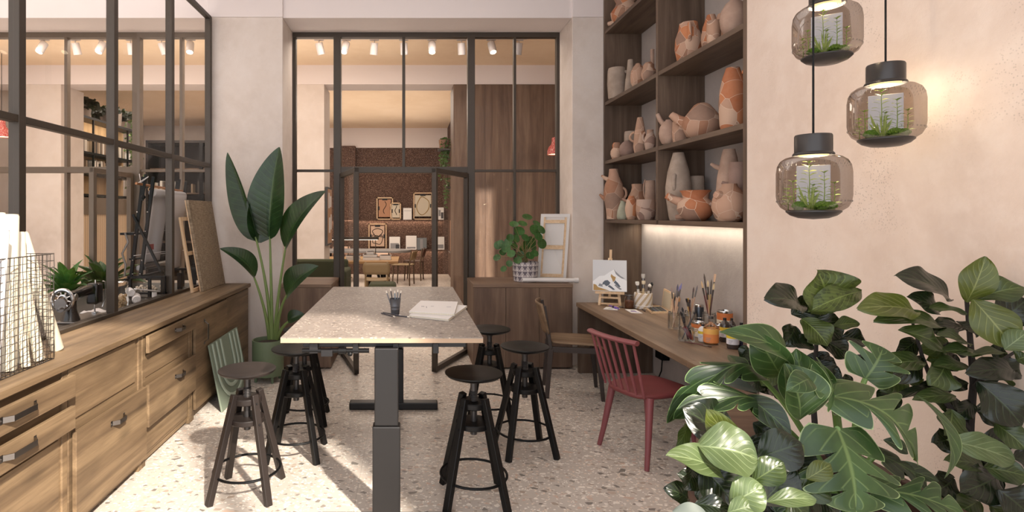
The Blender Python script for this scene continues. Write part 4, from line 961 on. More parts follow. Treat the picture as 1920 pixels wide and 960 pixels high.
def card(us,label,marks):
    P=[dz(*u) for u in us]; t=T('paint_card',label,'card',sum(P,V())/4); m=MB(); m.hexa([p+V((0,0,.0)) for p in P]+[p+V((0,0,.004)) for p in P]); obj('sheet',m,M_WHITE,t,smooth=0)
    for k,(a,b,ca,cb,mt) in enumerate(marks):
        q=lambda i,j:P[0].lerp(P[1],i).lerp(P[3].lerp(P[2],i),j)+V((0,0,.0045))
        obj('paint_mark',MB()._add([q(a,b),q(a+ca,b),q(a+ca,b+cb),q(a,b+cb)],[(0,1,2,3)]),mt,t,smooth=0)
card([(1131,580),(1158,582),(1163,578),(1137,576)],'white card under the purple paint tube',[(.3,.2,.3,.2,GR)])
card([(1183,587),(1205,588),(1192,581),(1172,580.5)],'white card with lilac paint strokes on the desk',[(.2,.3,.5,.2,PUR),(.3,.55,.4,.15,GR),(.5,.15,.3,.1,fl('lilac_paint','#a99ac4'))])
p,q=dz(1142,575),dz(1160,581.5); p.z=q.z=ZD+.013; t=T('paint_tube','purple paint tube with white band lying by the easel','paint tube',(p+q)/2-V((0,0,.008)))
obj('body',MB().tube([p,p.lerp(q,.5),p.lerp(q,.8)],[.004,.012,.012],12),PUR,t); obj('cap',MB().cyl(p.lerp(q,.8),q,.008,.007,10),PUR,t); obj('band',MB().cyl(p.lerp(q,.45),p.lerp(q,.6),.0125,seg=12),M_BLK,t)
p,q=dz(1203,580),dz(1215,589); p.z=q.z=ZD+.007; brush(p,q,.15,'#4a3b33','thin dark brush lying against the watercolour box','loose brushes on the desk',.005)
p,q=dz(1139,573.5),dz(1166,577); p.z=q.z=ZD+.007; brush(p,q,.17,'#c9a67f','pale brush lying at the feet of the easel','loose brushes on the desk',.006)
def gjar(u,v,r,h,label,X=None):
    c=dz(u,v); t=T('brush_jar',label,'jar',c,group='glass jars of brushes on the desk')
    lath(t,'body',[(0,.002),(r*.92,.002),(r,.01),(r,h*.78),(r*.9,h*.88),(r*.88,h),(r*.84,h),(r*.86,h*.88),(r*.93,h*.76),(r*.93,.012),(0,.01)],M_JAR,c); obj('rim',MB().ring(c+V((0,0,h*.96)),r*.9,.003,24,6).ring(c+V((0,0,h*.86)),r*.94,.003,24,6),M_JAR,t); return c
def bunch(c,specs,grp):
    for (u,v,Yo,L,hc,tc,l,k) in specs:
        q=at(u,v,c.y+Yo); b=c+V(((q.x-c.x)*-.25,(q.y-c.y)*-.2,.015)); brush(b,q,(q-b).length,hc,l,grp,.0052,tc,k)
c=gjar(1264,617,.046,.135,'tall dark glass jar, first in the row of brush jars')
bunch(c,[(1259,537,0,.3,'#c8a084','#a58f86','pale-handled brush standing leftmost in the first jar','round'),(1271,533,.02,.3,'#c3a386','#5d5a70','brush with dark bluish head in the first jar','round'),(1275,535,0,.3,'#caa88b','#8681ad','brush with lilac head at the front of the first jar','round'),(1278,531,-.02,.3,'#bd9a80','#8681ad','brush with lilac head leaning right in the first jar','round'),(1266,556,.03,.27,'#5a4038','#3f3533','short dark brush at the back of the first jar','round'),(1275,558,.0,.27,'#d1b08f','#b98a5a','short pale brush in the first jar','round')],'brushes in the first jar')
c=gjar(1294,612,.045,.125,'glass jar of short brushes behind the tool jar')
bunch(c,[(1287,560,0,.2,'#c9a566','#2f2a2c','yellow brush with black head in the middle jar','flat'),(1290,559,.01,.2,'#6a3a35','#c9a566','maroon brush with yellow tip in the middle jar','flat'),(1293,562,-.01,.2,'#6a3a35','#5a4440','maroon brush leaning in the middle jar','flat'),(1301,538,.0,.28,'#c9a58a','#6a5a58','tall pale brush in the middle jar','round'),(1308,535,.02,.28,'#c3a088','#7a7478','tallest pale brush leaning right in the middle jar','round')],'brushes in the middle jar')
c=gjar(1330,620,.05,.14,'wide glass jar of the tallest brushes, beside the large paint can')
bunch(c,[(1315,527,0,.35,'#6e3a38','#d2b48a','maroon brush with pale tip, leaning left in the tall jar','round'),(1320,513,.01,.4,'#7a403c','#5f5552','longest maroon brush with pointed head in the tall jar','round'),(1327,525,0,.35,'#d2b878','#d9c49a','yellow brush with pale tip in the tall jar','round'),(1334,524,.02,.35,'#d8bd80','#6b625c','yellow brush with pointed grey head in the tall jar','round'),(1341,514,0,.4,'#6d4b49','#d8b79a','brown brush with wide pale head leaning right in the tall jar','flat'),(1339,531,-.02,.35,'#5c4340','#d9c49a','dark brown brush with cream tip in the tall jar','round'),(1325,538,-.03,.3,'#c09a80','#7d7672','pink-brown short brush at front of the tall jar','round')],'brushes in the tall jar')
c=gjar(1287,640,.055,.10,'low glass jar of modelling tools nearest the desk edge')
for k,(u,v,Yo,hc,l) in enumerate(((1276,584,0,'#2a2a2c','black modelling tool leaning left in the low jar'),(1279,576,.02,'#2c2c2e','black pen-shaped tool standing in the low jar'),(1282,600,-.02,'#6d2f35','maroon tool in the low jar'),(1305,582,.02,'#4a4a4c','steel spatula tool leaning right in the low jar'))):
    q=at(u,v,c.y+Yo); b=c+V(((q.x-c.x)*-.4,0,.014)); brush(b,q,(q-b).length,hc,l,'tools in the low jar',.006,'#2e2c2d')
for k,(a,b_,hc,l) in enumerate((((-.03,-.02),(.02,-.03),'#7a3038','maroon crayon slanting inside the low jar'),((-.01,-.03),(.035,-.02),'#8a3a42','red crayon slanting inside the low jar'),((.0,-.035),(.04,.0),'#2a2a2c','thick black marker slanting inside the low jar'))):
    p=c+V((b_[0],b_[1],.02)); q=c+V((a[0],a[1],.095)); t=T('crayon',l,'crayon',p,group='crayons in the low jar'); d=(q-p).normalized(); obj('shaft',MB().cyl(p,q,.006 if k<2 else .009,seg=10),flat('cray'+hc,hc,.5),t); obj('tip',MB().cyl(q,q+d*.01,.005,.002,8),flat('cray'+hc,hc,.5),t)
p,q=dz(1283,642),dz(1325,650); p.z=q.z=ZD+.006; brush(p,q,.19,'#5a2c2c','thin maroon brush lying in front of the low jar','loose brushes on the desk',.004)
# paint cans and bottles
def can(u,v,r,h,label,band,Yk=None):
    c=dz(u,v); t=T('paint_can',label,'paint can',c,group='paint cans on the desk')
    lath(t,'body',[(0,.001),(r,.001),(r*1.02,.004),(r,.008),(r,h-.01),(r*1.02,h-.005),(r*.98,h),(r*.86,h),(r*.84,h-.006),(0,h-.006)],M_CHR,c,32)
    lath(t,'label',[(r+.0012,.012),(r+.0012,h*.62)],flat('label_cream','#e2d6c0',.6),c,32); lath(t,'label_band',[(r+.0013,h*.62),(r+.0013,h-.016)],flat('label_'+band,band,.6),c,32)
    a=math.atan2(-c.y,-c.x)
    m=MB()
    for k in range(3): m.lathe([(r+.0016,h*(.5-.1*k)),(r+.0016,h*(.54-.1*k))],6,c,a0=a-.75,a1=a-.75+(.75-.2*k))
    obj('label_print',m,flat('print_brown','#8c5a3e',.7),t); return t
can(1359,626,.052,.175,'large tin can with orange band and cream label at the back','#c9743f')
can(1309,632,.043,.115,'smaller tin can with orange band below the dark canister','#c9743f')
can(1348,634,.040,.10,'small can with rose band behind the orange bottle','#b9705c')
c=dz(1311,611); t=T('metal_canister','tall dark steel canister behind the small orange-banded can','canister',c)
lath(t,'body',[(0,.001),(.034,.001),(.035,.005),(.033,.15),(.03,.158),(.0,.158)],flat('dark_steel','#4f535a',.35,.8),c); lath(t,'cap',[(.031,.152),(.033,.154),(.033,.17),(.028,.173),(0,.173)],M_CHR,c); obj('band',MB().ring(c+V((0,0,.07)),.0345,.003,24,6),M_CHR,t)
def bottle(u,v,r,h,label,body,lab,lab2,capc='#1b1a1c',z0=.2,z1=.62,sh=.7):
    c=dz(u,v); t=T('paint_bottle',label,'bottle',c,group='paint bottles on the desk')
    lath(t,'body',[(0,.001),(r*.95,.001),(r,.006),(r,h*sh),(r*.75,h*(sh+.1)),(r*.3,h*(sh+.2)),(r*.26,h*.93)],body,c)
    lath(t,'cap',[(r*.3,h*.9),(r*.34,h*.9),(r*.34,h),(0,h)],flat('cap'+capc,capc,.4),c)
    lath(t,'label',[(r+.0012,h*z0),(r+.0012,h*(z0+(z1-z0)*.62))],flat('lab'+lab,lab,.6),c); lath(t,'label_band',[(r+.0013,h*(z0+(z1-z0)*.62)),(r+.0013,h*z1)],flat('lab'+lab2,lab2,.6),c)
    a=math.atan2(-c.y,-c.x); m=MB()
    for k in range(3): m.lathe([(r+.0017,h*(z0+.04+.06*k)),(r+.0017,h*(z0+.06+.06*k))],5,c,a0=a-.7,a1=a-.7+.5+.1*k)
    obj('label_print',m,flat('print_grey','#8e8a90',.7),t); return t
M_INK=flat('dark_liquid','#3d3532',.15,0,.5,coat=.5); M_INKB=flat('blue_liquid','#23253f',.15,0,.5,coat=.5); M_ORL=flat('orange_liquid','#b9743f',.2,0,.5,coat=.5)
bottle(1333,644,.047,.19,'domed glass bottle of orange paint at the desk front',M_JAR,'#df8a4c','#e8b05a','#4b4440',.06,.56,.58)
lath(bpy.data.objects['paint_bottle'],'paint_fill',[(0,.004),(.043,.004),(.043,.1),(0,.1)],M_ORL,dz(1333,644))
t=bottle(1318,640,.03,.12,'yellow and white tube bottle squeezed behind the orange bottle',M_WHITE,'#dcdce0','#e0c440')
bottle(1359,640,.032,.165,'dark paint bottle with yellow band, in front of the large can',M_INK,'#d9d7dc','#dcb93a')
bottle(1374,653,.037,.15,'dark paint bottle with yellow band nearest the desk edge',M_INK,'#dddbe0','#e0c132')
bottle(1390,651,.03,.165,'unlabelled blue-black paint bottle beside the near upright',M_INKB,'#2a2c48','#2a2c48')
bottle(1372,636,.026,.15,'small dark bottle hidden behind the two yellow-banded bottles',M_INK,'#c9c7cc','#8a8590')
# ---------------------------------------------------------------- chairs
t=T('wooden_chair','dark-framed chair with bent plywood seat and back at the desk','chair',(1.465,5.03,0),R(-10),local=True)
def O(n,mb,mt,par=t,**k): return obj(n,mb,mt,par,world=False,**k)
M_PLY=wood('plywood','#5d4a37','#7a634d','#927a60','x',.5,1,.2); M_CFR=flat('chair_frame','#3b302b',.5,grain=.4,gs=30)
for s_ in (-1,1):
    O('leg',MB().beam((-.235,.19*s_,0),(-.20,.185*s_,.43),.036,.032,w2=.045).beam((-.20,.185*s_,.43),(-.255,.18*s_,.80),.03,.034,w2=.03,h2=.024),M_CFR,smooth=0,bevel=.004)
    O('leg',MB().beam((.235,.2*s_,0),(.195,.195*s_,.44),.03,.03,w2=.045,h2=.04),M_CFR,smooth=0,bevel=.004)
    O('side_rail',MB().beam((-.20,.185*s_,.425),(.2,.195*s_,.425),.025,.05),M_CFR,smooth=0,bevel=.004)
O('cross_rail',MB().beam((-.19,-.18,.42),(-.19,.18,.42),.02,.04).beam((.18,-.18,.43),(.18,.18,.43),.02,.03),M_CFR,smooth=0)
P=[]
for i in range(17):
    u=i/16; P.append([V((-.20+.46*u, (.225-.02*(1-u))*(2*j/12-1)*(1-.18*max(0,.15-u)/.15-.10*max(0,u-.9)/.1), .465+.012*math.cos(2*PI*j/12)+(-.035*max(0,u-.85)/.15)+.01*(1-u))) for j in range(13)])
O('seat',MB().grid(P),M_PLY,solid=.014,smooth=180)
P=[]
for i in range(13):
    u=i/12; P.append([V((-.215-.06*u-.045*(1-((2*j/14-1)**2))+.02*abs(2*u-1)**2*0, .225*(2*j/14-1)*(1-.08*(2*u-1)**4), .56+.26*u)) for j in range(15)])
O('backrest',MB().grid(P),M_PLY,solid=.013,smooth=180)
t=T('spindle_chair','brick red spindle-back chair pulled up to the desk','chair',(1.61,3.775,0),R(22),local=True)
M_RED=flat('brick_red','#84474a',.5,grain=.15,gs=20); M_RED2=flat('brick_red_seat','#783a3a',.55,grain=.2,gs=25)
P=[]
out=[(-.20,-.19),(-.215,0),(-.20,.19),(-.05,.225),(.14,.222),(.215,.17),(.235,0),(.215,-.17),(.14,-.222),(-.05,-.225)]
n=48; sh_=[]
for i in range(n):
    a=2*PI*i/n; ca_,sa=math.cos(a),math.sin(a); e=.55
    rx=.235; x_=rx*(abs(ca_)**e)*(1 if ca_>0 else -1); y_=.225*(abs(sa)**e)*(1 if sa>0 else -1); y_*=(.9+.1*(x_/rx)); sh_.append((x_,y_))
vs=[];ks=((.0,.452-.012),(.55,.452-.008),(.9,.452),(.97,.45),(1.0,.442),(1.0,.43),(.94,.418),(0,.416))
m=MB()
for k,z_ in ks:
    for x_,y_ in sh_: vs.append((x_*max(k,.001),y_*max(k,.001),z_))
fs=[(k*n+i,k*n+(i+1)%n,(k+1)*n+(i+1)%n,(k+1)*n+i) for k in range(len(ks)-1) for i in range(n)]
O('seat',MB()._add(vs,fs),M_RED2,t,smooth=60)
for sx_ in (-1,1):
    for sy in (-1,1):
        O('leg',MB().tube([(.225*sx_,.215*sy,0),(.20*sx_,.20*sy,.12),(.15*sx_,.165*sy,.43)],[.015,.018,.026],14),M_RED,t)
cr=[]; 
for i in range(13):
    y_=-.215+.43*i/12; cr.append(V((-.30-.035*(1-(y_/.215)**2),y_,.80)))
m=MB(); m.tube(cr,.026,12,flat=.62); O('crest_rail',m,M_RED,t)
for i in range(7):
    y_=-.19+.38*i/6; q=V((-.30-.035*(1-(y_/.215)**2),y_,.79)); p=V((-.205-.012*(1-(y_/.19)**2),y_*.92,.44)); O('spindle',MB().tube([p,p.lerp(q,.4),q],[.0085,.0105,.0085],10),M_RED,t)
# ---------------------------------------------------------------- glass pendants with plants inside
M_CAPM=flat('lamp_cap','#3b3837',.35,.4); M_LED=glow('led_disc','#ffe3a8',2.5)
t_=NT('light_panel'); M_PANEL=t_.done(t_.pbr(lin('#8e8c92'),.5,emit=lin('#ece9f2'),es=.62))
M_SUC=flat('succulent_green','#7fae3e',.5,grain=.4,gs=60); M_MOSS=flat('moss_green','#6fa62c',.7,grain=.6,gs=120); M_FRN=flat('fern_green','#bcd873',.5,grain=.3,gs=40)
def pendant(loc,label,sc):
    loc=V(loc); rl=random.Random(4)
    t=T('pendant_lamp',label,'lamp',loc,group='glass pendant lamps with plants inside')
    def C(p): return loc+V(p)*sc
    def la(n,pr,mt,par=t,seg=40): return obj(n,MB().lathe([(r*sc,z*sc) for r,z in pr],seg,loc),mt,par)
    la('glass_shade',[(.06,.2),(.085,.193),(.101,.181),(.110,.163),(.1135,.138),(.1135,.055),(.110,.032),(.1,.013),(.082,.0)],M_SMOKE)
    d=la('base_dish',[(.0,.004),(.075,.004),(.083,.002),(.084,-.003),(.07,-.016),(.045,-.026),(.0,-.03)],M_CAPM)
    c=la('cap',[(.058,.205),(.062,.2),(.064,.203),(.062,.208),(.0575,.212),(.0575,.27),(.055,.275),(.0,.276)],M_CAPM)
    la('light_disc',[(.0,.198),(.042,.198),(.046,.202),(.046,.21)],M_LED,c)
    m=MB()
    for zz,k in ((.163,1),(.172,1),(.035,1)):
        for i in range(40):
            a=2*PI*i/40; r=.1115 if zz<.1 else (.107 if zz<.17 else .103); m.cyl(C((math.cos(a)*r,math.sin(a)*r,zz-.003)),C((math.cos(a)*(r+.001),math.sin(a)*(r+.001),zz+.003)),.0007*sc,seg=4)
    obj('etched_ticks',m,M_CAPM,t)
    obj('cord',MB().cyl(C((0,0,.275)),V((loc.x,loc.y,4.149)),.0035,seg=8),M_BLK,t)
    u_=V((loc.y,-loc.x,0)).normalized(); w_=V((0,0,1)); f_=V((-loc.x,-loc.y,0)).normalized()
    def Q3(a,b,o): return loc+(u_*a+w_*b+f_*o)*sc
    m=MB(); m.hexa([Q3(-.05,.022,-.005),Q3(.05,.022,-.005),Q3(.05,.022,.0),Q3(-.05,.022,.0),Q3(-.05,.165,-.005),Q3(.05,.165,-.005),Q3(.05,.165,.0),Q3(-.05,.165,.0)]); obj('light_panel',m,M_PANEL,t,smooth=0,bevel=.002)
    def sprig(a,o,h,nl,ll):
        m=MB(); b=Q3(a,.004,o); tp=Q3(a*1.05,.004+h,o+.004); m.tube([b,b.lerp(tp,.5)+u_*.002,tp],[.0022*sc,.0016*sc,.0008*sc],5)
        for k in range(nl):
            z=(.25+.75*k/(nl-1)); c0=b.lerp(tp,z)
            for s_ in (-1,1):
                q=c0+(u_*s_*ll*(1.15-.6*z)+w_*ll*(.12+.2*(k%2))+f_*ll*rl.uniform(-.3,.6))*sc; leaf(m,c0,q,.0115*sc,(0,-.4,1),prof=prof_oval,nu=5,nv=1,arch=.12,fold=.1)
        for s_ in range(5):
            e=u_*math.cos(s_*1.25)+f_*math.sin(s_*1.25); leaf(m,tp,tp+(e*.013+w_*.007)*sc,.007*sc,(0,-.3,1),prof=prof_oval,nu=5,nv=1)
        obj('fern_sprig',m,M_FRN,t,smooth=180)
    for a,o,h,nl,ll in ((-.012,.018,.168,9,.036),(-.058,.01,.10,6,.028),(.058,.004,.092,6,.026),(-.035,-.02,.15,8,.028),(.0,.03,.085,6,.022),(.03,.02,.13,8,.026),(-.075,-.01,.075,5,.022)): sprig(a,o,h,nl,ll)
    m=MB()
    for k in range(14):
        a=-.012+rl.uniform(-.008,.008); q=Q3(a+rl.uniform(-.035,.03),.06+rl.uniform(0,.035),.03+rl.uniform(-.01,.012)); leaf(m,Q3(a,.004,.026),q,.006*sc,f_,prof=prof_oval,nu=6,nv=1,arch=.1)
    obj('grass_tuft',m,M_FRN,t,smooth=180)
    for (a,o,r,mt,n) in ((.026,.035,.022,M_SUC,40),(.05,.015,.02,M_SUC,34),(-.042,.03,.021,M_MOSS,46),(.0,-.04,.025,M_MOSS,30)):
        m=MB(); c0=Q3(a,.006,o); m.ball(c0+w_*r*.25*sc,r*.72*sc,10)
        for k in range(n):
            th=2.4*k; ph=.15+1.25*(k/n)**.6; e=u_*math.cos(th)*math.sin(ph)+f_*math.sin(th)*math.sin(ph)+w_*math.cos(ph); m.ball(c0+(w_*.25+e*(.95))*r*sc,.0052*sc,6)
        obj('succulent',m,mt,t)
    lp=light('pendant_light','POINT',C((0,0,.188)),3.2,(1,.88,.66),.02*sc); lp.parent=t; lp.location=(-f_*.045+w_*.186)*sc
pendant((1.458,2.02,1.612),'lowest glass pendant lamp, hanging clear of the wall',1.0)
pendant((1.872,2.2,1.895),'middle-height glass pendant lamp glowing closest to the plaster wall',1.07)
pendant((1.603,2.15,2.205),'highest glass pendant lamp, its cap cut off by the photo edge',.98)
# ---------------------------------------------------------------- plants in the foreground
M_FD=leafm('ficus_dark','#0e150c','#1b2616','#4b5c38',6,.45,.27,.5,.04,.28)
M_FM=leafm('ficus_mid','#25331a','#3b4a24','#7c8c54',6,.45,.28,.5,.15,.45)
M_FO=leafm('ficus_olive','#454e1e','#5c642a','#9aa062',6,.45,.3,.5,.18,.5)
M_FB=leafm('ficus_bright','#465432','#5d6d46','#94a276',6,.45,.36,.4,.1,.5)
M_TX=leafm('mottled_leaf','#37421c','#4d5a28','#8a9a52',9,.4,.35,.4,.12,.5,tex=.7)
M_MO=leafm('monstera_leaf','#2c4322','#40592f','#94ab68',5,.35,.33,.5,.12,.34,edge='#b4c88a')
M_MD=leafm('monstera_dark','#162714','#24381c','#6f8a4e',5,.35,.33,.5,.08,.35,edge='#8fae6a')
M_BARK=flat('ficus_bark','#2f2926',.9,grain=.5,gs=40); M_MST=flat('monstera_stem','#5f7d3c',.5,grain=.3,gs=20)
XW=2.05
def clampx(mb):
    mb.v=[V((min(p.x,XW-.004*(p.y%.01)),p.y,p.z)) for p in mb.v]; return mb
def cl(par,mat,crop,b,tp,w,Yb,Yt,n,**k):
    ox=1240 if crop==5 else 1500
    B=at(ox+b[0]/1.92,460+b[1]/1.92,Yb); T_=at(ox+tp[0]/1.92,460+tp[1]/1.92,Yt)
    mb=MB(); kk=dict(nu=18,nv=5,wav=.07,ph=b[0]); kk.update(k)
    wid=w/1.92*(Yb+Yt)/2/F*1.5
    leaf(mb,B,T_,wid,n,**kk); return obj('leaf',clampx(mb),mat,par,smooth=180)
def branch(par,pts,Y,r0,r1,mat=M_BARK,crop=6,name='branch'):
    ox=1240 if crop==5 else 1500
    P=[at(ox+x/1.92,460+y/1.92,Yy) for (x,y,Yy) in [(p+(Y,))[:3] for p in pts]]; n=len(P); Q_=[];rs=[]
    for i in range(n-1):
        for k in range(4):
            Q_.append(P[i].lerp(P[i+1],k/4)); rs.append(r0+(r1-r0)*(i+k/4)/(n-1))
    Q_.append(P[-1]);rs.append(r1)
    return obj(name,clampx(MB().tube(Q_,rs,9)),mat,par)
# trough
pt=T('planter_trough','dark brown wooden planter trough holding the foreground plants','planter',(1.3,1.72,0))
m=MB()
for (a,b,c_,d) in ((1.0,1.42,1.62,1.445),(1.0,2.0,1.62,2.03),(1.0,1.445,1.03,2.0),(1.59,1.445,1.62,2.0)): m.box(a,b,0,c_,d,.74)
obj('box',m,wood('planter_wood','#33231b','#47332a','#59443a','y',.6,.8,.4),pt,smooth=0,bevel=.003)
obj('soil',MB().box(1.03,1.445,.6,1.59,2.0,.66),M_SOIL,pt,smooth=0)
# fiddle-leaf fig at the wall
ft=T('fiddle_leaf_fig','tall fiddle-leaf fig by the plaster wall, rising at the frame edge','plant',(1.88,1.9,0))
obj('pot',MB().lathe([(0,.002),(.12,.002),(.13,.01),(.155,.40),(.15,.41),(.14,.40),(.135,.36),(0,.355)],32,(1.88,1.9,0)),flat('fig_pot','#4a4540',.7),ft); obj('soil',MB().lathe([(0,.37),(.138,.362)],20,(1.88,1.9,0)),M_SOIL,ft)
branch(ft,[(596,1235),(605,800),(612,640),(625,500),(612,330),(600,195)],1.9,.016,.006,name='trunk')
branch(ft,[(606,660),(545,590),(485,515),(440,400),(400,260)],1.9,.011,.004)
branch(ft,[(620,520),(700,430),(780,380)],1.88,.008,.004)
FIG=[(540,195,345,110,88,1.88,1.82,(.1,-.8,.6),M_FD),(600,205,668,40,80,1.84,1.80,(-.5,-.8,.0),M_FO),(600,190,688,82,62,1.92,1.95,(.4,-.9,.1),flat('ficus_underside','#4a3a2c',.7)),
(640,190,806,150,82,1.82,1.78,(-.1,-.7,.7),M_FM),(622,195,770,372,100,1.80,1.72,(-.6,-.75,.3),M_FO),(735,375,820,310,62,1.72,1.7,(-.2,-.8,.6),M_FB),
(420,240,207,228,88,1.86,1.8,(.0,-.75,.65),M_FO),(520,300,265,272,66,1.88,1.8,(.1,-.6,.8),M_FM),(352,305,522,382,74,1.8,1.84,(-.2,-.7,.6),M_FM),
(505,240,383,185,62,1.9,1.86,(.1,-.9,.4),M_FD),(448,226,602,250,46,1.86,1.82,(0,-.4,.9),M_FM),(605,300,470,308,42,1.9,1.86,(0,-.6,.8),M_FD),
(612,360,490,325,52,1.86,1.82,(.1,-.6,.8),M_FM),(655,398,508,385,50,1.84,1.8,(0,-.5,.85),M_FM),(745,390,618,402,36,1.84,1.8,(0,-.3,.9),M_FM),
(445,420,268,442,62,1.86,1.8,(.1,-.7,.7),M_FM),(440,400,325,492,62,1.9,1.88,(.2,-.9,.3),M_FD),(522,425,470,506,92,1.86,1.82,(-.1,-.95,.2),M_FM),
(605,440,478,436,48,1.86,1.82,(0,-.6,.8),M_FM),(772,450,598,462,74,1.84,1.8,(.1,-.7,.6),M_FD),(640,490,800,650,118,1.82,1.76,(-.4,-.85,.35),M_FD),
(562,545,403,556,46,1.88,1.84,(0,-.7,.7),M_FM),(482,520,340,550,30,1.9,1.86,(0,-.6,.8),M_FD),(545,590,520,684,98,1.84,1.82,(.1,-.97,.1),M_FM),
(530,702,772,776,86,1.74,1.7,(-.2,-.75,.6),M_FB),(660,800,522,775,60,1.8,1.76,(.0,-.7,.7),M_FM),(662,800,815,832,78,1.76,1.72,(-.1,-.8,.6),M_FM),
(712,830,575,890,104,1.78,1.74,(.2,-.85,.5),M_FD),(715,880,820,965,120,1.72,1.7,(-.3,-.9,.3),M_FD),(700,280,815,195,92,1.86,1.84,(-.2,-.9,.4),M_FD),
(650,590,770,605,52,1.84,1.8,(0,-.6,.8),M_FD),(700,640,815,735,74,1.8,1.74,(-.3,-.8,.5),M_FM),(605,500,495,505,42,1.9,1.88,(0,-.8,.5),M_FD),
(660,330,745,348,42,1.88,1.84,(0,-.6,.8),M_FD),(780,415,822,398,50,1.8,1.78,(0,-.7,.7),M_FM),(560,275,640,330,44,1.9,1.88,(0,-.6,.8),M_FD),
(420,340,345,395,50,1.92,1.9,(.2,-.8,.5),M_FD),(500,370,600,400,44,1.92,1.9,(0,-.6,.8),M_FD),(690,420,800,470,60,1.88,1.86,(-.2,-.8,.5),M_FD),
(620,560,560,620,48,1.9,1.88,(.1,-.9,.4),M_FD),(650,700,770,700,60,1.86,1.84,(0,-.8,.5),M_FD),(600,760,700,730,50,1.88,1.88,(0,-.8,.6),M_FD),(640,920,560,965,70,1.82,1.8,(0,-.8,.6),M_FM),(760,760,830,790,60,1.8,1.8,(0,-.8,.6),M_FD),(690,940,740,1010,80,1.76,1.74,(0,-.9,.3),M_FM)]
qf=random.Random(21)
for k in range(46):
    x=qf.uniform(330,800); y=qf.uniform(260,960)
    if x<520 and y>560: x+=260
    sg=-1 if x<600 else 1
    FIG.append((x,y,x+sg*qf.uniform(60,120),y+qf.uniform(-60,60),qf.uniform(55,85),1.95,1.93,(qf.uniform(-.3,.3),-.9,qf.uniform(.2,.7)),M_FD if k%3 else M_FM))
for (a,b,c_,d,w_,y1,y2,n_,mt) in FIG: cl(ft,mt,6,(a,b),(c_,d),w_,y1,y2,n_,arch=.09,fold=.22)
# mottled plant behind
mp=T('mottled_plant','dark mottled broad-leaved plant rising behind the split-leaf plant','plant',(1.5,1.93,.66))
branch(mp,[(70,900),(50,600),(60,300)],1.97,.012,.006,name='trunk')
TXL=[(95,245,62,92,170,1.93,1.9,(.05,-.98,.15),M_TX),(222,165,28,240,74,1.9,1.86,(-.1,-.7,.6),M_TX),(5,265,100,362,84,1.9,1.84,(-.1,-.8,.5),M_TX),(5,215,-128,192,96,1.92,1.84,(.2,-.75,.6),M_FD),
(120,292,215,282,44,1.94,1.9,(0,-.7,.7),M_TX),(-50,340,52,372,52,1.94,1.9,(0,-.7,.7),M_FD),(40,260,150,330,80,1.97,1.95,(0,-.9,.4),M_FD),(-20,290,-60,360,70,1.95,1.92,(.2,-.9,.3),M_FD),
(-80,400,-140,505,66,1.93,1.9,(.1,-.95,.2),M_TX),(-60,420,40,480,80,1.97,1.95,(0,-.9,.4),M_FD),(60,330,170,400,70,1.96,1.94,(0,-.9,.4),M_FD),(-100,440,-60,560,80,1.95,1.93,(0,-.95,.2),M_FD),(20,420,120,520,90,1.97,1.96,(0,-.9,.3),M_FD),(150,330,240,350,60,1.97,1.95,(0,-.8,.6),M_FD),
(-30,250,60,200,70,1.96,1.95,(0,-.95,.3),M_FD),(100,300,30,350,60,1.93,1.9,(0,-.8,.6),M_TX),(180,400,260,470,70,1.97,1.95,(0,-.9,.4),M_FD),(-140,480,-200,520,50,1.93,1.9,(0,-.8,.5),M_FD)]
for k in range(22):
    x=qf.uniform(-160,200); y=qf.uniform(330,560); TXL.append((x,y,x+qf.choice((-1,1))*qf.uniform(50,100),y+qf.uniform(-50,60),qf.uniform(50,80),1.98,1.96,(qf.uniform(-.3,.3),-.9,qf.uniform(.2,.7)),M_FD))
for (a,b,c_,d,w_,y1,y2,n_,mt) in TXL: cl(mp,mt,6,(a,b),(c_,d),w_,y1,y2,n_,arch=.1,fold=.25,wav=.06)
# split-leaf plant
def monstera(par,mat,base,tip,w,nrm,nl=6,droop=.15,arch=.1,curl=.25,gap=.55,cut=.38,stem_to=None,sl=1.0,sr=1.0):
    base=V(base);tip=V(tip);a=tip-base;L=a.length;x=a/L;n=V(nrm);n=(n-x*n.dot(x)).normalized();s=n.cross(x); mb=MB()
    def W(u): return (.62*math.sin(PI*min(1,(u*.93+.07)))**.6+.16*(1-u))*w*.62
    def pos(u,t,sd):
        k=sl if sd<0 else sr
        mid=base+a*u+n*(arch*L*4*u*(1-u))-n*(droop*L*u*u)
        sw=(.46*t-.55*t*max(0,.28-u)/.28)*L*.8
        return mid+s*(sd*W(u)*t*k)+x*sw*min(1,1.15-u)-n*(curl*W(u)*t*t)+n*(.10*W(u)*t)
    for sd in (-1,1):
        bd=[i/nl for i in range(nl+1)]
        for k in range(nl):
            P=[];UV=[]; na,nt=7,11
            for j in range(nt+1):
                t=j/nt; g_=max(0,(t-cut)/(1-cut))**.7*gap/nl*.5; rr_=[];uu=[]
                for i in range(na+1):
                    f_=i/na; lo=bd[k]+(g_ if k>0 else 0); hi=bd[k+1]-(g_ if k<nl-1 else 0); u=lo+(hi-lo)*f_
                    te=t*(1-.13*abs(2*f_-1)**3*(t**2)); rr_.append(pos(u,te,sd)); uu.append((u+.001,sd*max(t,.002) if 0<i<na or t<cut+.08 else sd*.99))
                P.append(rr_);UV.append(uu)
            mb.grid(P,UV)
    o=obj('leaf',clampx(mb),mat,par,smooth=180)
    if stem_to is not None:
        q=V(stem_to); obj('stalk',clampx(stem((base,(base+q)/2+V((0,.03,.12)),q),.007,.011)),M_MST,o)
    return o
ms=T('split_leaf_plant','large green split-leaf plant in front of the mottled plant','plant',(1.3,1.65,.66))
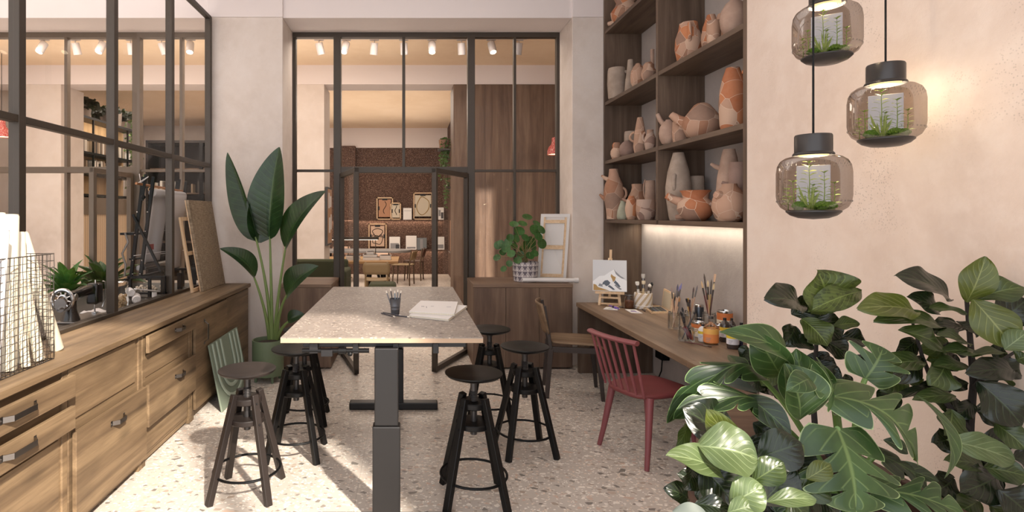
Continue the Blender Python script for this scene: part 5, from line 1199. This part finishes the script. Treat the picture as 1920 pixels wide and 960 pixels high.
def pz(crop,x,y,Y): return at((1240 if crop==5 else 1500)+x/1.92,460+y/1.92,Y)
def mon(crop,b,tp,w,Yb,Yt,n,mat=M_MO,**k):
    monstera(ms,mat,pz(crop,*b,Yb),pz(crop,*tp,Yt),w/1.92*(Yb+Yt)/2/F,n,**k)
root=V((1.33,1.68,.66))
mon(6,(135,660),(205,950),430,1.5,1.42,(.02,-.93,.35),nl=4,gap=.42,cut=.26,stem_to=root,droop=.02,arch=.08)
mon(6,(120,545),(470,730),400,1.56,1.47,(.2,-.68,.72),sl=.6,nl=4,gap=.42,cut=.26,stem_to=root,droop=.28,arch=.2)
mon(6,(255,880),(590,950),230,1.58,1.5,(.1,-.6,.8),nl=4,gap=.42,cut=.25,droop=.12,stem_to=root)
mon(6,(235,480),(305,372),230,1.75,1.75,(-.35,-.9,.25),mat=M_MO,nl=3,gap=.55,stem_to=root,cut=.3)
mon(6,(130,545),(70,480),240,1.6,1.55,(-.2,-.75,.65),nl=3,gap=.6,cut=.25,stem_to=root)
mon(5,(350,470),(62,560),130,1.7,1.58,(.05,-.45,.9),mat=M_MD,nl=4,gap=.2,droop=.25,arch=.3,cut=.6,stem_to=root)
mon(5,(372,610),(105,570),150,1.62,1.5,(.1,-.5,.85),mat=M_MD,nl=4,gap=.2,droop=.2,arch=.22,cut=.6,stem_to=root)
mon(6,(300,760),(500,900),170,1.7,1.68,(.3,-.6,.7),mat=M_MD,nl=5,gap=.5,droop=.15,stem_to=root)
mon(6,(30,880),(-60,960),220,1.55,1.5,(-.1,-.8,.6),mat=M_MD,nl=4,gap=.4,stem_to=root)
for (c_,b,tp,w_,y1,y2,n_,mt,k) in ((5,(440,465),(245,300),96,1.7,1.6,(.25,-.7,.65),M_MO,dict(arch=.2,droop=.1)),(5,(432,470),(328,300),92,1.68,1.64,(-.6,-.7,.4),M_MO,dict(arch=.15)),
 (5,(530,610),(485,372),120,1.62,1.62,(-.5,-.85,.15),M_MO,dict(arch=.02,fold=.5)),(5,(580,560),(520,400),110,1.66,1.68,(-.7,-.7,.1),M_MO,dict(arch=.02,fold=.5)),
 (5,(500,628),(445,425),150,1.56,1.56,(.25,-.95,.15),M_MO,dict(arch=.08,fold=.4)),(5,(535,480),(450,525),60,1.54,1.5,(0,-.7,.6),M_MO,dict(arch=.15)),(5,(300,540),(468,685),66,1.6,1.5,(-.4,-.7,.6),M_MD,dict(arch=.15)),(5,(200,495),(345,530),38,1.72,1.7,(0,-.5,.8),flat('dusty_leaf','#5f665e',.6),dict(arch=.1)),
 (6,(420,540),(520,840),70,1.62,1.52,(.5,-.6,.6),M_MO,dict(arch=.18)),(6,(300,700),(390,750),40,1.7,1.68,(0,-.7,.6),M_MD,{}),(6,(310,800),(500,850),46,1.72,1.68,(0,-.6,.7),M_MD,{}),(5,(240,395),(300,470),50,1.72,1.66,(.2,-.9,.3),M_MD,{})):
    cl(ms,mt,c_,b,tp,w_,y1,y2,n_,prof=prof_oval,wav=.02,**dict(dict(arch=.1,fold=.3),**k))
# small fig in front
sf=T('fiddle_leaf_fig','low fiddle-leaf fig with pale young leaves at the trough corner','plant',(1.05,1.5,.66))
branch(sf,[(300,1120),(290,960),(270,800)],1.55,.012,.006,crop=5,name='trunk'); branch(sf,[(290,960),(400,860),(470,790)],1.55,.008,.004,crop=5)
SM=[(232,722,78,588,150,1.52,1.48,(.35,-.85,.4),M_FD),(272,718,162,588,78,1.46,1.44,(-.6,-.75,.3),M_FO),(128,722,345,770,150,1.40,1.38,(.1,-.75,.65),M_FB),(228,838,16,757,92,1.42,1.36,(.15,-.6,.8),M_FB),
(345,765,505,712,112,1.48,1.46,(-.1,-.85,.5),M_FD),(328,852,440,782,78,1.42,1.42,(-.2,-.8,.6),M_FM),(355,930,475,795,104,1.46,1.46,(-.2,-.9,.4),M_FD),(248,930,365,866,96,1.36,1.36,(0,-.8,.6),M_FB),
(140,790,265,935,120,1.44,1.40,(-.3,-.8,.5),M_FD),(378,925,558,918,54,1.38,1.38,(0,-.6,.8),M_FB),(238,962,335,935,60,1.34,1.34,(0,-.8,.6),M_FB),(120,930,255,962,60,1.38,1.36,(0,-.7,.7),M_FD),
(435,775,512,718,40,1.48,1.48,(-.2,-.8,.5),M_FB),(478,880,600,850,96,1.46,1.46,(0,-.85,.5),M_FM),(522,842,610,788,54,1.42,1.42,(-.1,-.8,.6),M_FO),(92,640,52,722,44,1.54,1.5,(.3,-.9,.2),M_FM),
(110,800,80,880,60,1.5,1.48,(.4,-.85,.2),M_FD),(150,760,90,820,70,1.52,1.5,(.3,-.9,.3),M_FD),(220,860,140,920,80,1.48,1.46,(.2,-.9,.3),M_FD),(290,860,200,940,80,1.48,1.46,(.1,-.9,.3),M_FD),(400,840,320,900,80,1.5,1.5,(.1,-.9,.3),M_FD),
(440,900,520,980,90,1.46,1.44,(0,-.9,.4),M_FM),(300,700,400,760,90,1.56,1.54,(0,-.9,.3),M_FD),(40,958,170,985,60,1.36,1.34,(0,-.8,.6),flat('dusty_leaf','#5f665e',.6)),(560,910,640,980,90,1.5,1.48,(0,-.85,.5),M_FD),(470,760,540,830,80,1.56,1.54,(0,-.9,.3),M_FD),(330,640,440,720,80,1.62,1.6,(0,-.9,.3),M_FD)]
for k in range(24):
    x=qf.uniform(90,600); y=qf.uniform(740,960); SM.append((x,y,x+qf.choice((-1,1))*qf.uniform(60,110),y+qf.uniform(-50,60),qf.uniform(55,85),1.62,1.6,(qf.uniform(-.3,.3),-.9,qf.uniform(.2,.7)),M_FD))
for (a,b,c_,d,w_,y1,y2,n_,mt) in SM: cl(sf,mt,5,(a,b),(c_,d),w_,y1,y2,n_,arch=.12,fold=.22,wav=.06)
# ---------------------------------------------------------------- rooms behind the screens: ceiling tracks
M_SPOT=flat('spot_grey','#b9b3b2',.45,.2); M_LENS=glow('spot_lens','#fff0d0',6)
def track(x0,x1,label):
    t=T('light_track',label,'light track',((x0+x1)/2,7.46,3.93),group='ceiling light tracks'); obj('rail',MB().box(x0,7.445,3.935,x1,7.475,3.958),M_SPOT,t,smooth=0)
    obj('end_cap',MB().box(x0-.01,7.44,3.93,x0,7.48,3.959),M_SPOT,t,smooth=0)
track(px(556,7.46),px(988,7.46),'pale ceiling track above the tall glazed doors'); track(px(8,7.46),px(392,7.46),'pale ceiling track seen through the glass partition')
ss=random.Random(8)
SPOTS=[(83,15,'leftmost, beyond the partition post'),(141,-5,'straight, second in the partition row'),(193,12,'lit, third in the partition row'),(245,0,'half hidden by the thick frame post'),(303,-16,'tilted, just left of the fourth partition post'),(357,-6,'bright, last before the plaster pier'),
 (598,-12,'tilted in the narrow left pane'),(649,12,'lit, first in the wide left pane'),(702,6,'unlit, middle of the wide left pane'),(757,-3,'half hidden behind the thin centre bar'),(810,0,'bright, in the pane right of the thin bar'),(865,-4,'unlit, next to the right thick post'),(921,-8,'lit, in the pane right of the thick post'),(973,4,'last one at the right end of the track')]
LIT={193,357,649,810,921,83}
for u,tl,l in SPOTS:
    X=px(u,7.46); t=T('spotlight','grey cylinder ceiling spotlight, '+l,'spotlight',(X,7.46,3.93),group='track spotlights')
    obj('adapter',MB().box(X-.06,7.44,3.918,X+.06,7.48,3.934).cyl((X,7.46,3.92),(X,7.46,3.88),.008,seg=8),M_SPOT,t,smooth=0)
    d=V((math.sin(R(-tl)),-.45 if u in LIT else .3,-1)).normalized(); c=V((X,7.46,3.875)); a=c-d*.01; b=c+d*.145
    h=obj('lamp_head',MB().tube([a,b],.05,18),M_SPOT,t,bevel=.003)
    if u in LIT: obj('lens',MB().cyl(b-d*.01,b+d*.002,.04,seg=16),M_LENS,h)
# red lamp shades
rt=NT('red_glaze'); M_REDS=rt.done(rt.pbr(rt.mix(rt.step(rt.noise(rt.coord(),75,2),.5,.62),lin('#b4453f'),lin('#d8a49a')),.5))
def redlamp(loc,label):
    loc=V(loc); t=T('pendant_lamp',label,'lamp',loc,group='red speckled pendant lamps')
    obj('shade',MB().lathe([(.115,0),(.112,.06),(.095,.11),(.06,.15),(.048,.2),(.05,.24),(.03,.255),(.0,.26)],24,loc),M_REDS,t); obj('bulb',MB().lathe([(0,.005),(.105,.01)],20,loc),glow('bulb_glow','#ffe6b8',3),t); obj('cord',MB().cyl(loc+V((0,0,.25)),(loc.x,loc.y,3.955),.004,seg=6),M_BLK,t)
redlamp(at(1041,290,8.2),'red speckled pendant lamp before the tall oak panelling'); redlamp(at(3,257,8.2),'red speckled pendant lamp at the far side of the neighbouring room')
# pinboard on the column
t=T('pinboard','framed pinboard with papers on the side of the white column','pinboard',(-1.335,9.15,1.1))
obj('frame',MB().box(-1.338,8.92,1.10,-1.30,9.42,2.04),flat('board_frame','#4e4c4b',.6),t,smooth=0); obj('board',MB().box(-1.30,8.95,1.13,-1.296,9.39,2.01),flat('board_tan','#b08a6c',.8),t,smooth=0)
for (a,b,c_,d) in ((9.0,1.7,9.12,1.95),(9.18,1.72,9.32,1.9),(9.05,1.3,9.2,1.55),(9.25,1.35,9.36,1.6)): obj('paper',MB().box(-1.296,a,b,-1.293,c_,d),M_WHITE,t,smooth=0)
# green upholstered bench behind the left pane
M_GRN=flat('olive_cloth','#3d4029',.9,grain=.4,gs=30)
t=T('bench','dark green upholstered bench back just beyond the left glazed pane','bench',(-1.1,7.2,0)); obj('backrest',MB().box(-1.55,7.45,.35,-.82,7.58,1.0),M_GRN,t,bevel=.03); obj('seat',MB().box(-1.55,6.95,.2,-.82,7.45,.45),M_GRN,t,bevel=.03); obj('side',MB().box(-.90,6.95,.0,-.78,7.56,.90),M_GRN,t,bevel=.03); obj('base',MB().box(-1.5,7.0,.0,-.92,7.5,.2),M_BLKW,t,smooth=0)
t=T('ottoman','low olive ottoman half hidden by the table edge','ottoman',(-.42,8.6,0)); obj('cushion',MB().box(-.62,8.4,.12,-.2,8.85,.55),M_GRN,t,bevel=.05); obj('base',MB().box(-.58,8.45,0,-.24,8.8,.12),M_BLKW,t,smooth=0)
# tables
M_TW=wood('table_oak','#8a6844','#a8845a','#bd9a6e','x',.5,.8,.3)
t=T('dining_table','long wooden table with dark trestle legs beyond the open doors','table',(-1.1,10.8,0)); obj('top',MB().box(-2.1,10.2,.70,-.2,11.4,.745),M_TW,t,smooth=0,bevel=.004)
for y in (10.4,11.2):
    for x,dx in ((-.62,.16),(-.72,-.12),(-1.9,.1)): obj('leg',MB().beam((x+dx,y,0),(x,y,.70),.05,.05),M_BLK,t,smooth=0)
t=T('round_end_table','grey-topped table with rounded end behind the wooden one','table',(-1,13.4,0))
pl=[(-2.2,13.0),(-.35,13.0)]+[(-.35+.4*math.sin(a),13.4-.4*math.cos(a)) for a in [PI*k/12 for k in range(1,12)]]+[(-.35,13.8),(-2.2,13.8)]
obj('top',MB().prism(pl,.06,lambda x,y,d:V((x,y,.70+d))),flat('grey_top','#8f8d8c',.5),t,bevel=.01); obj('leg',MB().cyl((-.6,13.4,0),(-.6,13.4,.7),.05),M_BLK,t); obj('leg',MB().cyl((-1.9,13.4,0),(-1.9,13.4,.7),.05),M_BLK,t)
t=T('table_lamp','long bar desk lamp on slim posts over the wooden table','lamp',(-1.1,10.7,.745)); obj('bar',MB().box(-1.75,10.67,1.12,-.58,10.73,1.17),M_BRZ,t,smooth=0); obj('diffuser',MB().box(-1.73,10.675,1.112,-.6,10.725,1.12),glow('bar_glow','#fff1dc',2),t,smooth=0)
for x in (-.64,-1.7): obj('post',MB().cyl((x,10.7,.745),(x,10.7,1.12),.008,seg=8),M_STEEL,t)
M_WB=flat('paper_white','#e9e5e0',.8)
for i,(x0,x1,y0,z0,z1,l) in enumerate(((-.86,-.55,10.42,.746,.80,'white box at the bottom of the pile on the wooden table'),(-.86,-.60,10.45,.801,.85,'white box in the middle of the pile on the wooden table'),(-.80,-.66,10.5,.851,.90,'small white box topping the pile on the wooden table'),(-.55,-.34,10.5,.746,.83,'white box beside the pile, nearest the table end'),
    (-1.18,-.92,10.4,.746,.772,'lowest white slab of the flat stack'),(-1.17,-.93,10.41,.773,.80,'middle white slab of the flat stack'),(-1.18,-.92,10.42,.801,.828,'top white slab of the flat stack'))):
    t=T('paper_box' ,l,'box',((x0+x1)/2,y0+.1,z0),group='white boxes and slabs on the wooden table'); obj('body',MB().box(x0,y0,z0,x1,y0+.22,z1),M_WB,t,smooth=0,bevel=.004); obj('lid',MB().box(x0-.003,y0-.003,z1-.012,x1+.003,y0+.223,z1),M_WHITE,t,smooth=0)
# dining chairs
def cafe(loc,rz,label,mt,mt2):
    t=T('dining_chair',label,'chair',loc,rz,'dining chairs in the far room',local=True)
    for sx in (-1,1):
        obj('leg',MB().tube([(.2*sx,-.2,0),(.19*sx,-.19,.44),(.185*sx,-.235,.78)],[.016,.018,.014],8),mt2,t,world=False)
        obj('leg',MB().tube([(.2*sx,.2,0),(.18*sx,.18,.43)],[.014,.018],8),mt2,t,world=False)
    P=[[V(((.23-.03*i/8)*(1 if i<8 else .9)*(2*j/8-1)*(1 if i else .88),.23-.45*i/8,.455+.01*(2*j/8-1)**2)) for j in range(9)] for i in range(9)]
    obj('seat',MB().grid(P),mt,t,solid=.016,smooth=180,world=False)
    P=[[V((.235*(2*j/8-1)*(1-.1*(abs(i-2)/2)**3),-.225-.05*i/4-.03*(1-(2*j/8-1)**2),.57+.05*i)) for j in range(9)] for i in range(5)]
    obj('backrest',MB().grid(P),mt,t,solid=.014,smooth=180,world=False); return t
M_CT=flat('chair_tan','#9a8361',.5,grain=.2,gs=20); M_CD=flat('chair_bark','#5d4a38',.5); M_CP=flat('chair_pink','#d8b7a0',.6)
cafe((-.56,9.85,0),0,'tan wooden chair seen from behind at the near table side',M_CT,M_CT)
cafe((-.13,12.75,0),R(75),'tan wooden chair at the rounded table end',M_CT,M_CD)
cafe((.12,13.7,0),R(80),'dark brown chair behind the tan one at the rounded table',flat('chair_brown','#5a3e30',.6),M_CD)
cafe((-.62,11.75,0),R(180),'pale pink chair across the wooden table',M_CP,M_CD)
cafe((-1.75,14.2,0),R(180),'pale chair back behind the grey table at the frame post',M_CP,M_CD)
cafe((-1.28,9.95,0),R(-10),'shadowed wooden chair partly behind the open door leaf',M_CT,M_CD)
# displays on the two wall ledges
def onwall(u,v,Y): return at(u,v,Y)
M_BK=flat('black_clip','#1d1b1b',.5); M_KR=flat('kraft','#b3876a',.8); M_CRM=flat('drawing_cream','#cfc3ae',.8); M_LNK=flat('ink_line','#3a302a',.7); M_GLD=flat('mustard_line','#9a7a35',.7)
def frame(u0,v0,u1,v1,Y,z,paper,label,line,inset=.13,lm=M_LNK):
    a=at(u0,v0,Y); b=at(u1,v1,Y); x0,x1=a.x,b.x; z1=a.z; z0=z; t=T('clip_frame',label,'frame',((x0+x1)/2,Y,z0),group='clip frames on the wall ledges'); w=x1-x0;h=z1-z0;b_=.03
    obj('frame',MB().box(x0,Y-.02,z0,x0+b_,Y+.01,z1).box(x1-b_,Y-.02,z0,x1,Y+.01,z1).box(x0,Y-.02,z1-b_,x1,Y+.01,z1).box(x0,Y-.02,z0,x1,Y+.01,z0+b_),M_PINE,t,smooth=0)
    p0,p1,q0,q1=x0+w*inset,x1-w*inset,z0+h*.12,z1-h*.1
    obj('paper',MB().box(p0,Y-.004,q0,p1,Y+.002,q1),paper,t,smooth=0)
    m=MB().box((x0+x1)/2-.07,Y-.012,q1-.02,(x0+x1)/2+.07,Y-.003,q1+.03); obj('clip',m,M_BK,t,smooth=0)
    for x in (p0,p1): obj('clip',MB().box(x-.025,Y-.012,(q0+q1)/2-.05,x+.025,Y-.003,(q0+q1)/2+.05),M_BK,t,smooth=0)
    for pts,cl_ in line: obj('drawn_line',MB().tube([V((p0+(p1-p0)*x,Y-.007,q0+(q1-q0)*y)) for x,y in pts],.009,5,closed=cl_),lm,t)
YL1,YL2=15.24,15.07; Z1,Z2=1.456,.655
sqg=[(.5+.12*math.sin(y*6),.9-.7*y) for y in [i/10 for i in range(11)]]
frame(706,370,737,412,YL1,Z1,M_KR,'clip frame with brown paper drawing on the upper ledge',[(sqg,False)])
frame(732,380,752,412,YL1-.05,Z1,M_CRM,'smaller clip frame with pale drawing overlapping the brown one',[([(.5+.1*math.sin(y*7+1),.9-.7*y) for y in [i/10 for i in range(11)]],False)])
frame(775,361,811,412,YL1,Z1,M_CRM,'large clip frame with a single mustard blob outline',[([(.5+(.36+.05*math.sin(2*a+.6))*math.cos(a),.5+(.42+.03*math.cos(3*a))*math.sin(a)) for a in [2*PI*i/28 for i in range(28)]],True)],.08,M_GLD)
frame(691,419,725,467,YL2,Z2,flat('drawing_pink','#d0b29b',.8),'clip frame with looping line drawing on the lower ledge',[([(.5+.35*math.cos(a)*(1+.2*math.sin(3*a)),.68+.2*math.sin(a)) for a in [2*PI*i/24 for i in range(24)]],True),([(.5+.38*math.cos(a),.32+.22*math.sin(a+.4*math.cos(2*a))) for a in [2*PI*i/24 for i in range(24)]],True),([(.1+.8*i/10,.5+.08*math.sin(i)) for i in range(11)],False)])
M_PH=flat('photo_grey','#8d8b8c',.6); M_PHD=flat('photo_dark','#4b4a4c',.6)
def book(u0,v0,u1,Y,z,mt,label,marks=()):
    a=at(u0,v0,Y); b=at(u1,v0,Y); t=T('display_book',label,'book',((a.x+b.x)/2,Y,z),group='books and prints on the wall ledges'); w=b.x-a.x;h=a.z-z
    obj('cover',MB().hexa([(a.x,Y-.06,z),(b.x,Y-.06,z),(b.x,Y-.02,z),(a.x,Y-.02,z),(a.x,Y-.0,a.z),(b.x,Y-.0,a.z),(b.x,Y+.03,a.z),(a.x,Y+.03,a.z)]),mt,t,smooth=0)
    for (p,q,r,s_,mm) in marks:
        f=lambda X_,Z_:V((a.x+w*X_,Y-.0625+.06*Z_,z+h*Z_)); obj('cover_picture',MB()._add([f(p,q),f(r,q),f(r,s_),f(p,s_)],[(0,1,2,3)]),mm,t,smooth=0)
book(756,390,772,YL1,Z1,M_WB,'plain white print between the frames on the upper ledge',((.1,.75,.9,.78,M_PH),))
book(817,389,832,YL1-.02,Z1,M_WB,'black and white building photograph on the upper ledge',((.0,.0,.3,.9,M_PHD),(.35,.3,.6,.8,M_PH),(.65,.1,.95,.6,M_PHD)))
book(730,444,750,YL2,Z2,M_WB,'white book with dark room photo beside the looping drawing',((.1,.1,.9,.5,M_PH),(.6,.05,.95,.4,M_PHD)))
book(761,442,781,YL2,Z2,M_WB,'white book with faint room picture in the middle of the lower ledge',((.1,.08,.9,.2,M_PH),))
book(782,446,800,YL2-.03,Z2,flat('book_slate','#6d7274',.5),'dark grey book next to the white one, lower ledge',((.3,.1,.6,.9,M_PH),))
book(817,444,833,YL2,Z2,M_WB,'white book with pale interior at the ledge corner',((.1,.1,.9,.4,M_PH),))
for k,(y0,z0,z1,l,mt) in enumerate(((10.3,1.5,2.25,'pale board leaning on the side wall, nearest the oak panelling',M_WB),(11.1,1.46,2.1,'narrow pale board leaning on the side wall, second one',M_CRM),(12.4,1.46,2.3,'tall beige board leaning on the side wall',M_CRM),(13.4,.7,1.45,'low tan board leaning on the side wall',M_KR))):
    x=1.045; t=T('leaning_board',l,'board',(x,y0,z0),group='boards on the side wall'); obj('sheet',MB().box(x-.03,y0,z0,x-.006,y0+.5,z1),mt,t,smooth=0); obj('ledge_support',MB().box(x-.06,y0-.05,z0-.03,x+.003,y0+.55,z0-.002),M_BRZ,t,smooth=0)
# trailing plants
M_TRL=leafm('trailing_green','#3d5a2c','#5c7a3e','#8fa862',4,.2,.5,.3,.15,.2); M_TRD=leafm('trailing_dark','#1f241a','#343a28','#4d553a',4,.2,.5,.3,.05,.2)
def trail(name,loc,label,n,L_,mt,potm,pr_,ph,seed,spread,bracket=None,lw=.05):
    loc=V(loc); q=random.Random(seed); t=T(name,label,'plant',loc,group='trailing plants in the far rooms')
    obj('pot',MB().lathe([(0,0),(pr_*.85,0),(pr_,ph*.9),(pr_,ph),(pr_*.9,ph),(pr_*.88,ph*.85),(0,ph*.83)],20,loc),potm,t)
    if bracket: obj('bracket',MB().box(*bracket),M_BRZ,t,smooth=0)
    for k in range(n):
        a=q.uniform(0,2*PI); e=V((math.cos(a)*spread[0],math.sin(a)*spread[1],0)); l=L_*q.uniform(.35,1); p0=loc+V((0,0,ph))+e*.3; p1=loc+V((0,0,ph+.06))+e; p2=loc+V((0,0,ph-l))+e*q.uniform(1.05,1.4)
        m=MB(); pts=[]
        for i in range(13):
            u=i/12; pts.append(p0*(1-u)**2+p1*2*u*(1-u)+p2*u*u)
        m.tube(pts,.004,4)
        for i in range(1,13):
            for s_ in (0,1):
                d=V((q.uniform(-1,1),q.uniform(-1,1),q.uniform(-.6,.4))).normalized(); leaf(m,pts[i],pts[i]+d*lw*q.uniform(.8,1.5),lw*.8,(q.uniform(-.5,.5),-1,.6),prof=prof_oval,nu=4,nv=1,arch=.1)
        obj('trailing_stem',m,mt,t,smooth=180)
trail('trailing_plant',(.60,9.62,2.72),'green trailing plant hanging beside the tall oak panelling',9,.75,M_TRL,flat('pot_clay','#8a6a55',.8),.09,.16,3,(.08,.08),(.5,9.5,2.69,.78,9.74,2.719))
trail('trailing_plant',(.74,10.1,2.1),'green trailing plant lower down beside the open door head',6,.5,M_TRL,flat('pot_clay','#8a6a55',.8),.07,.13,5,(.07,.07),(.66,10.0,2.07,1.06,10.2,2.099),.045)
# ---------------------------------------------------------------- neighbouring room seen through the partition
BX0=-5.92; BX1=-5.62
M_LITW=wood('lit_back','#a17f5b','#b8976f','#caa981','z',.6,.8,.2)
bs=T('bookshelf','black-edged bookshelf with lit wooden back behind the glass partition','bookshelf',(-5.9,10.5,0))
obj('back',MB().box(BX0-.03,9.5,1.9,BX0,11.6,3.30),M_LITW,bs,smooth=0)
SZ=[(3.28,3.32),(2.66,2.70),(2.30,2.34),(1.92,1.96)]
for z0,z1 in SZ: obj('shelf',MB().box(BX0,9.5,z0,BX1,11.55,z1),M_BLKW,bs,smooth=0)
for y in (9.98,10.62,11.2): obj('upright',MB().box(BX1-.03,y,1.96,BX1,y+.025,3.28),M_BLKW,bs,smooth=0)
st_=NT('slatted'); sx=st_.n('ShaderNodeSeparateXYZ'); st_.l(st_.coord(),sx.inputs[0]); sl_=st_.math('PINGPONG',st_.math('ADD',sx.outputs[0],sx.outputs[1]),.03)
M_SLAT=st_.done(st_.pbr(st_.mix(st_.step(sl_,.004,.01),lin('#8a7459'),lin('#bda488')),.7))
obj('slatted_base',MB().box(BX0,9.5,0,BX1-.02,11.55,1.6),M_SLAT,bs,smooth=0); obj('cornice',MB().box(BX0,9.5,1.6,BX1,11.55,1.9),M_BRZ2,bs,smooth=0)
bc=[flat('bk%d'%i,c,.7) for i,c in enumerate(['#d8d0c4','#b9a992','#6d625a','#e6e0d6','#94806a','#4c4640','#c9c2b8'])]
light('shelf_light','AREA',(-5.68,10.5,3.24),5,(1,.86,.66),.06,1.8).rotation_euler=(0,R(40),0)
qb=random.Random(2); words=['cream','tan','dark','white','brown','black','pale grey']
rowsB=[(2.70,9.55,9.95,'top book row, far left bay'),(2.70,10.05,10.58,'top book row, second bay'),(2.70,10.68,11.15,'top book row, third bay'),(2.34,9.55,9.95,'lower book row, far left bay'),(2.34,10.05,10.58,'lower book row, second bay'),(2.34,10.68,11.15,'lower book row, third bay')]
proto=None
for (z,y0,y1,nm) in rowsB:
    y=y0
    while y<y1-.06:
        w_=qb.uniform(.025,.05); h_=qb.uniform(.18,.26); k=qb.randrange(7)
        if qb.random()>.15:
            m=MB().box(BX1-.22,y,z+.001,BX1-.04,y+w_,z+h_); o=obj('book',m,bc[k],loc=(BX1-.1,y+w_/2,z),smooth=0); tag(o,'upright books on the glass-side bookshelf, '+nm,'book','books, '+nm)
        y+=w_+.003
t=T('display_box','white photo box standing on the bookshelf','box',(-5.75,11.28,2.70)); obj('body',MB().box(-5.85,11.24,2.701,-5.7,11.45,2.80),M_WB,t,smooth=0); obj('lid',MB().box(-5.855,11.235,2.80,-5.695,11.455,2.83),M_WHITE,t,smooth=0)
for k,(y,r_,sd,l) in enumerate(((9.85,.17,11,'dark trailing plant in a big grey planter on the bookshelf top'),(10.9,.15,12,'dark trailing plant in a second planter on the bookshelf top'))):
    trail('trailing_plant',(-5.80,y,3.322),l,18,.13,M_TRD,flat('planter_grey','#a3958a',.8),.2,.26,sd,(.24,.3),None,.09)
trail('trailing_plant',(-5.70,11.5,3.322),'long green vine falling from the bookshelf end',7,1.6,M_TRL,flat('planter_grey','#a3958a',.8),.1,.16,14,(.12,.16),None,.07)
# dark display cabinet at the back of that room
dc=T('display_cabinet','dark glazed display cabinet at the back of the neighbouring room','cabinet',(-5.8,13.6,0))
m=MB(); x0,x1=-6.4,-4.3
obj('carcass',MB().box(x0,14.3,0,x1,14.36,3.4).box(x0,13.6,3.34,x1,14.36,3.4).box(x0,13.6,0,x0+.06,14.36,3.4).box(x1-.06,13.6,0,x1,14.36,3.4).box(x0,13.6,0,x1,14.36,.1),M_BRNW,dc,smooth=0)
for x in (-5.75,-5.05): obj('stile',MB().box(x-.04,13.58,.1,x+.04,13.64,3.34),M_BLKW,dc,smooth=0)
for z in (.9,1.5,2.1,2.7): obj('shelf',MB().box(x0+.06,13.7,z,x1-.06,14.3,z+.03),M_SHELF,dc,smooth=0)
obj('glass_front',MB().box(x0+.06,13.61,.1,x1-.06,13.616,3.34),M_GLASS,dc,smooth=0)
for z in (1.53,2.13):
    x=x0+.15
    while x<x1-.2:
        w_=qb.uniform(.03,.06); k=qb.randrange(7); o=obj('book',MB().box(x,13.75,z,x+w_,13.95,z+qb.uniform(.2,.3)),bc[k],loc=(x+w_/2,13.85,z),smooth=0); tag(o,'upright books in the dark glazed cabinet, '+('upper' if z>2 else 'lower')+' row','book','books in the dark cabinet, '+('upper' if z>2 else 'lower')+' row'); x+=w_+qb.choice((.004,.004,.12))
struct(obj('wall_side',MB().box(-7.05,14.9,0,-3.1,15.0,3.96),M_PL,loc=(-5,14.9,0),smooth=0))
# plants on a bench beyond the sewing machine
bn=T('plant_bench','long pale bench carrying plants behind the sewing machine','bench',(-3.3,5.0,0)); obj('top',MB().box(-3.75,4.3,.66,-3.0,5.75,.70),M_GOAKY,bn,smooth=0)
for x in (-3.7,-3.1): 
    for y in (4.4,5.6): obj('leg',MB().box(x,y,0,x+.06,y+.06,.66),M_GOAKZ,bn,smooth=0)
M_AG=leafm('agave_leaf','#2c5a26','#4a7d36','#86a85e',3,.1,.35,.4,.15,.3)
def tuft(loc,label,n,L_,w_,mt,sd,pf,up,pr_=.13,ph=.17):
    loc=V(loc);q=random.Random(sd);t=T('potted_plant',label,'plant',loc,group='potted plants on the far bench')
    obj('pot',MB().lathe([(0,0),(pr_*.8,0),(pr_,ph),(pr_*.9,ph),(pr_*.88,ph*.85),(0,ph*.83)],22,loc),flat('pot_sand','#a08a6f',.8),t)
    for k in range(n):
        a=2.4*k; e=V((math.cos(a),math.sin(a),0)); el=up[0]+(up[1]-up[0])*(k/n); b=loc+V((0,0,ph*.8))+e*.02; d=(e*math.cos(el)+V((0,0,math.sin(el)))); tp=b+d*L_*q.uniform(.75,1.05)
        leafobj(t,mt,b,tp,w_*q.uniform(.8,1.2),V((0,0,1))-d*d.z,prof=pf,arch=.10,droop=.12,fold=.4,nu=10,nv=2)
tuft((-3.18,5.2,.70),'spiky bright green plant beyond the sewing machine',26,.36,.10,M_AG,1,prof_oval,(.25,1.4))
tuft((-3.05,5.58,.70),'broad green leafy plant left of the loom',18,.42,.17,leafm('bench_leaf','#1d3f1c','#33592b','#6f8f4c',5,.3,.35,.4,.1,.4),2,prof_ficus,(.3,1.3))
tuft((-3.4,4.72,.70),'low bushy green plant beside the spiky one',24,.28,.10,M_AG,3,prof_oval,(.1,1.2))
t=T('stool_box','tan wooden seat box beyond the cloth rolls','box',(-3.0,6.2,0)); obj('body',MB().box(-3.3,5.95,0,-2.75,6.3,.62),M_LITW,t,smooth=0,bevel=.004); obj('lid',MB().box(-3.31,5.94,.62,-2.74,6.31,.66),M_TW,t,smooth=0,bevel=.004)
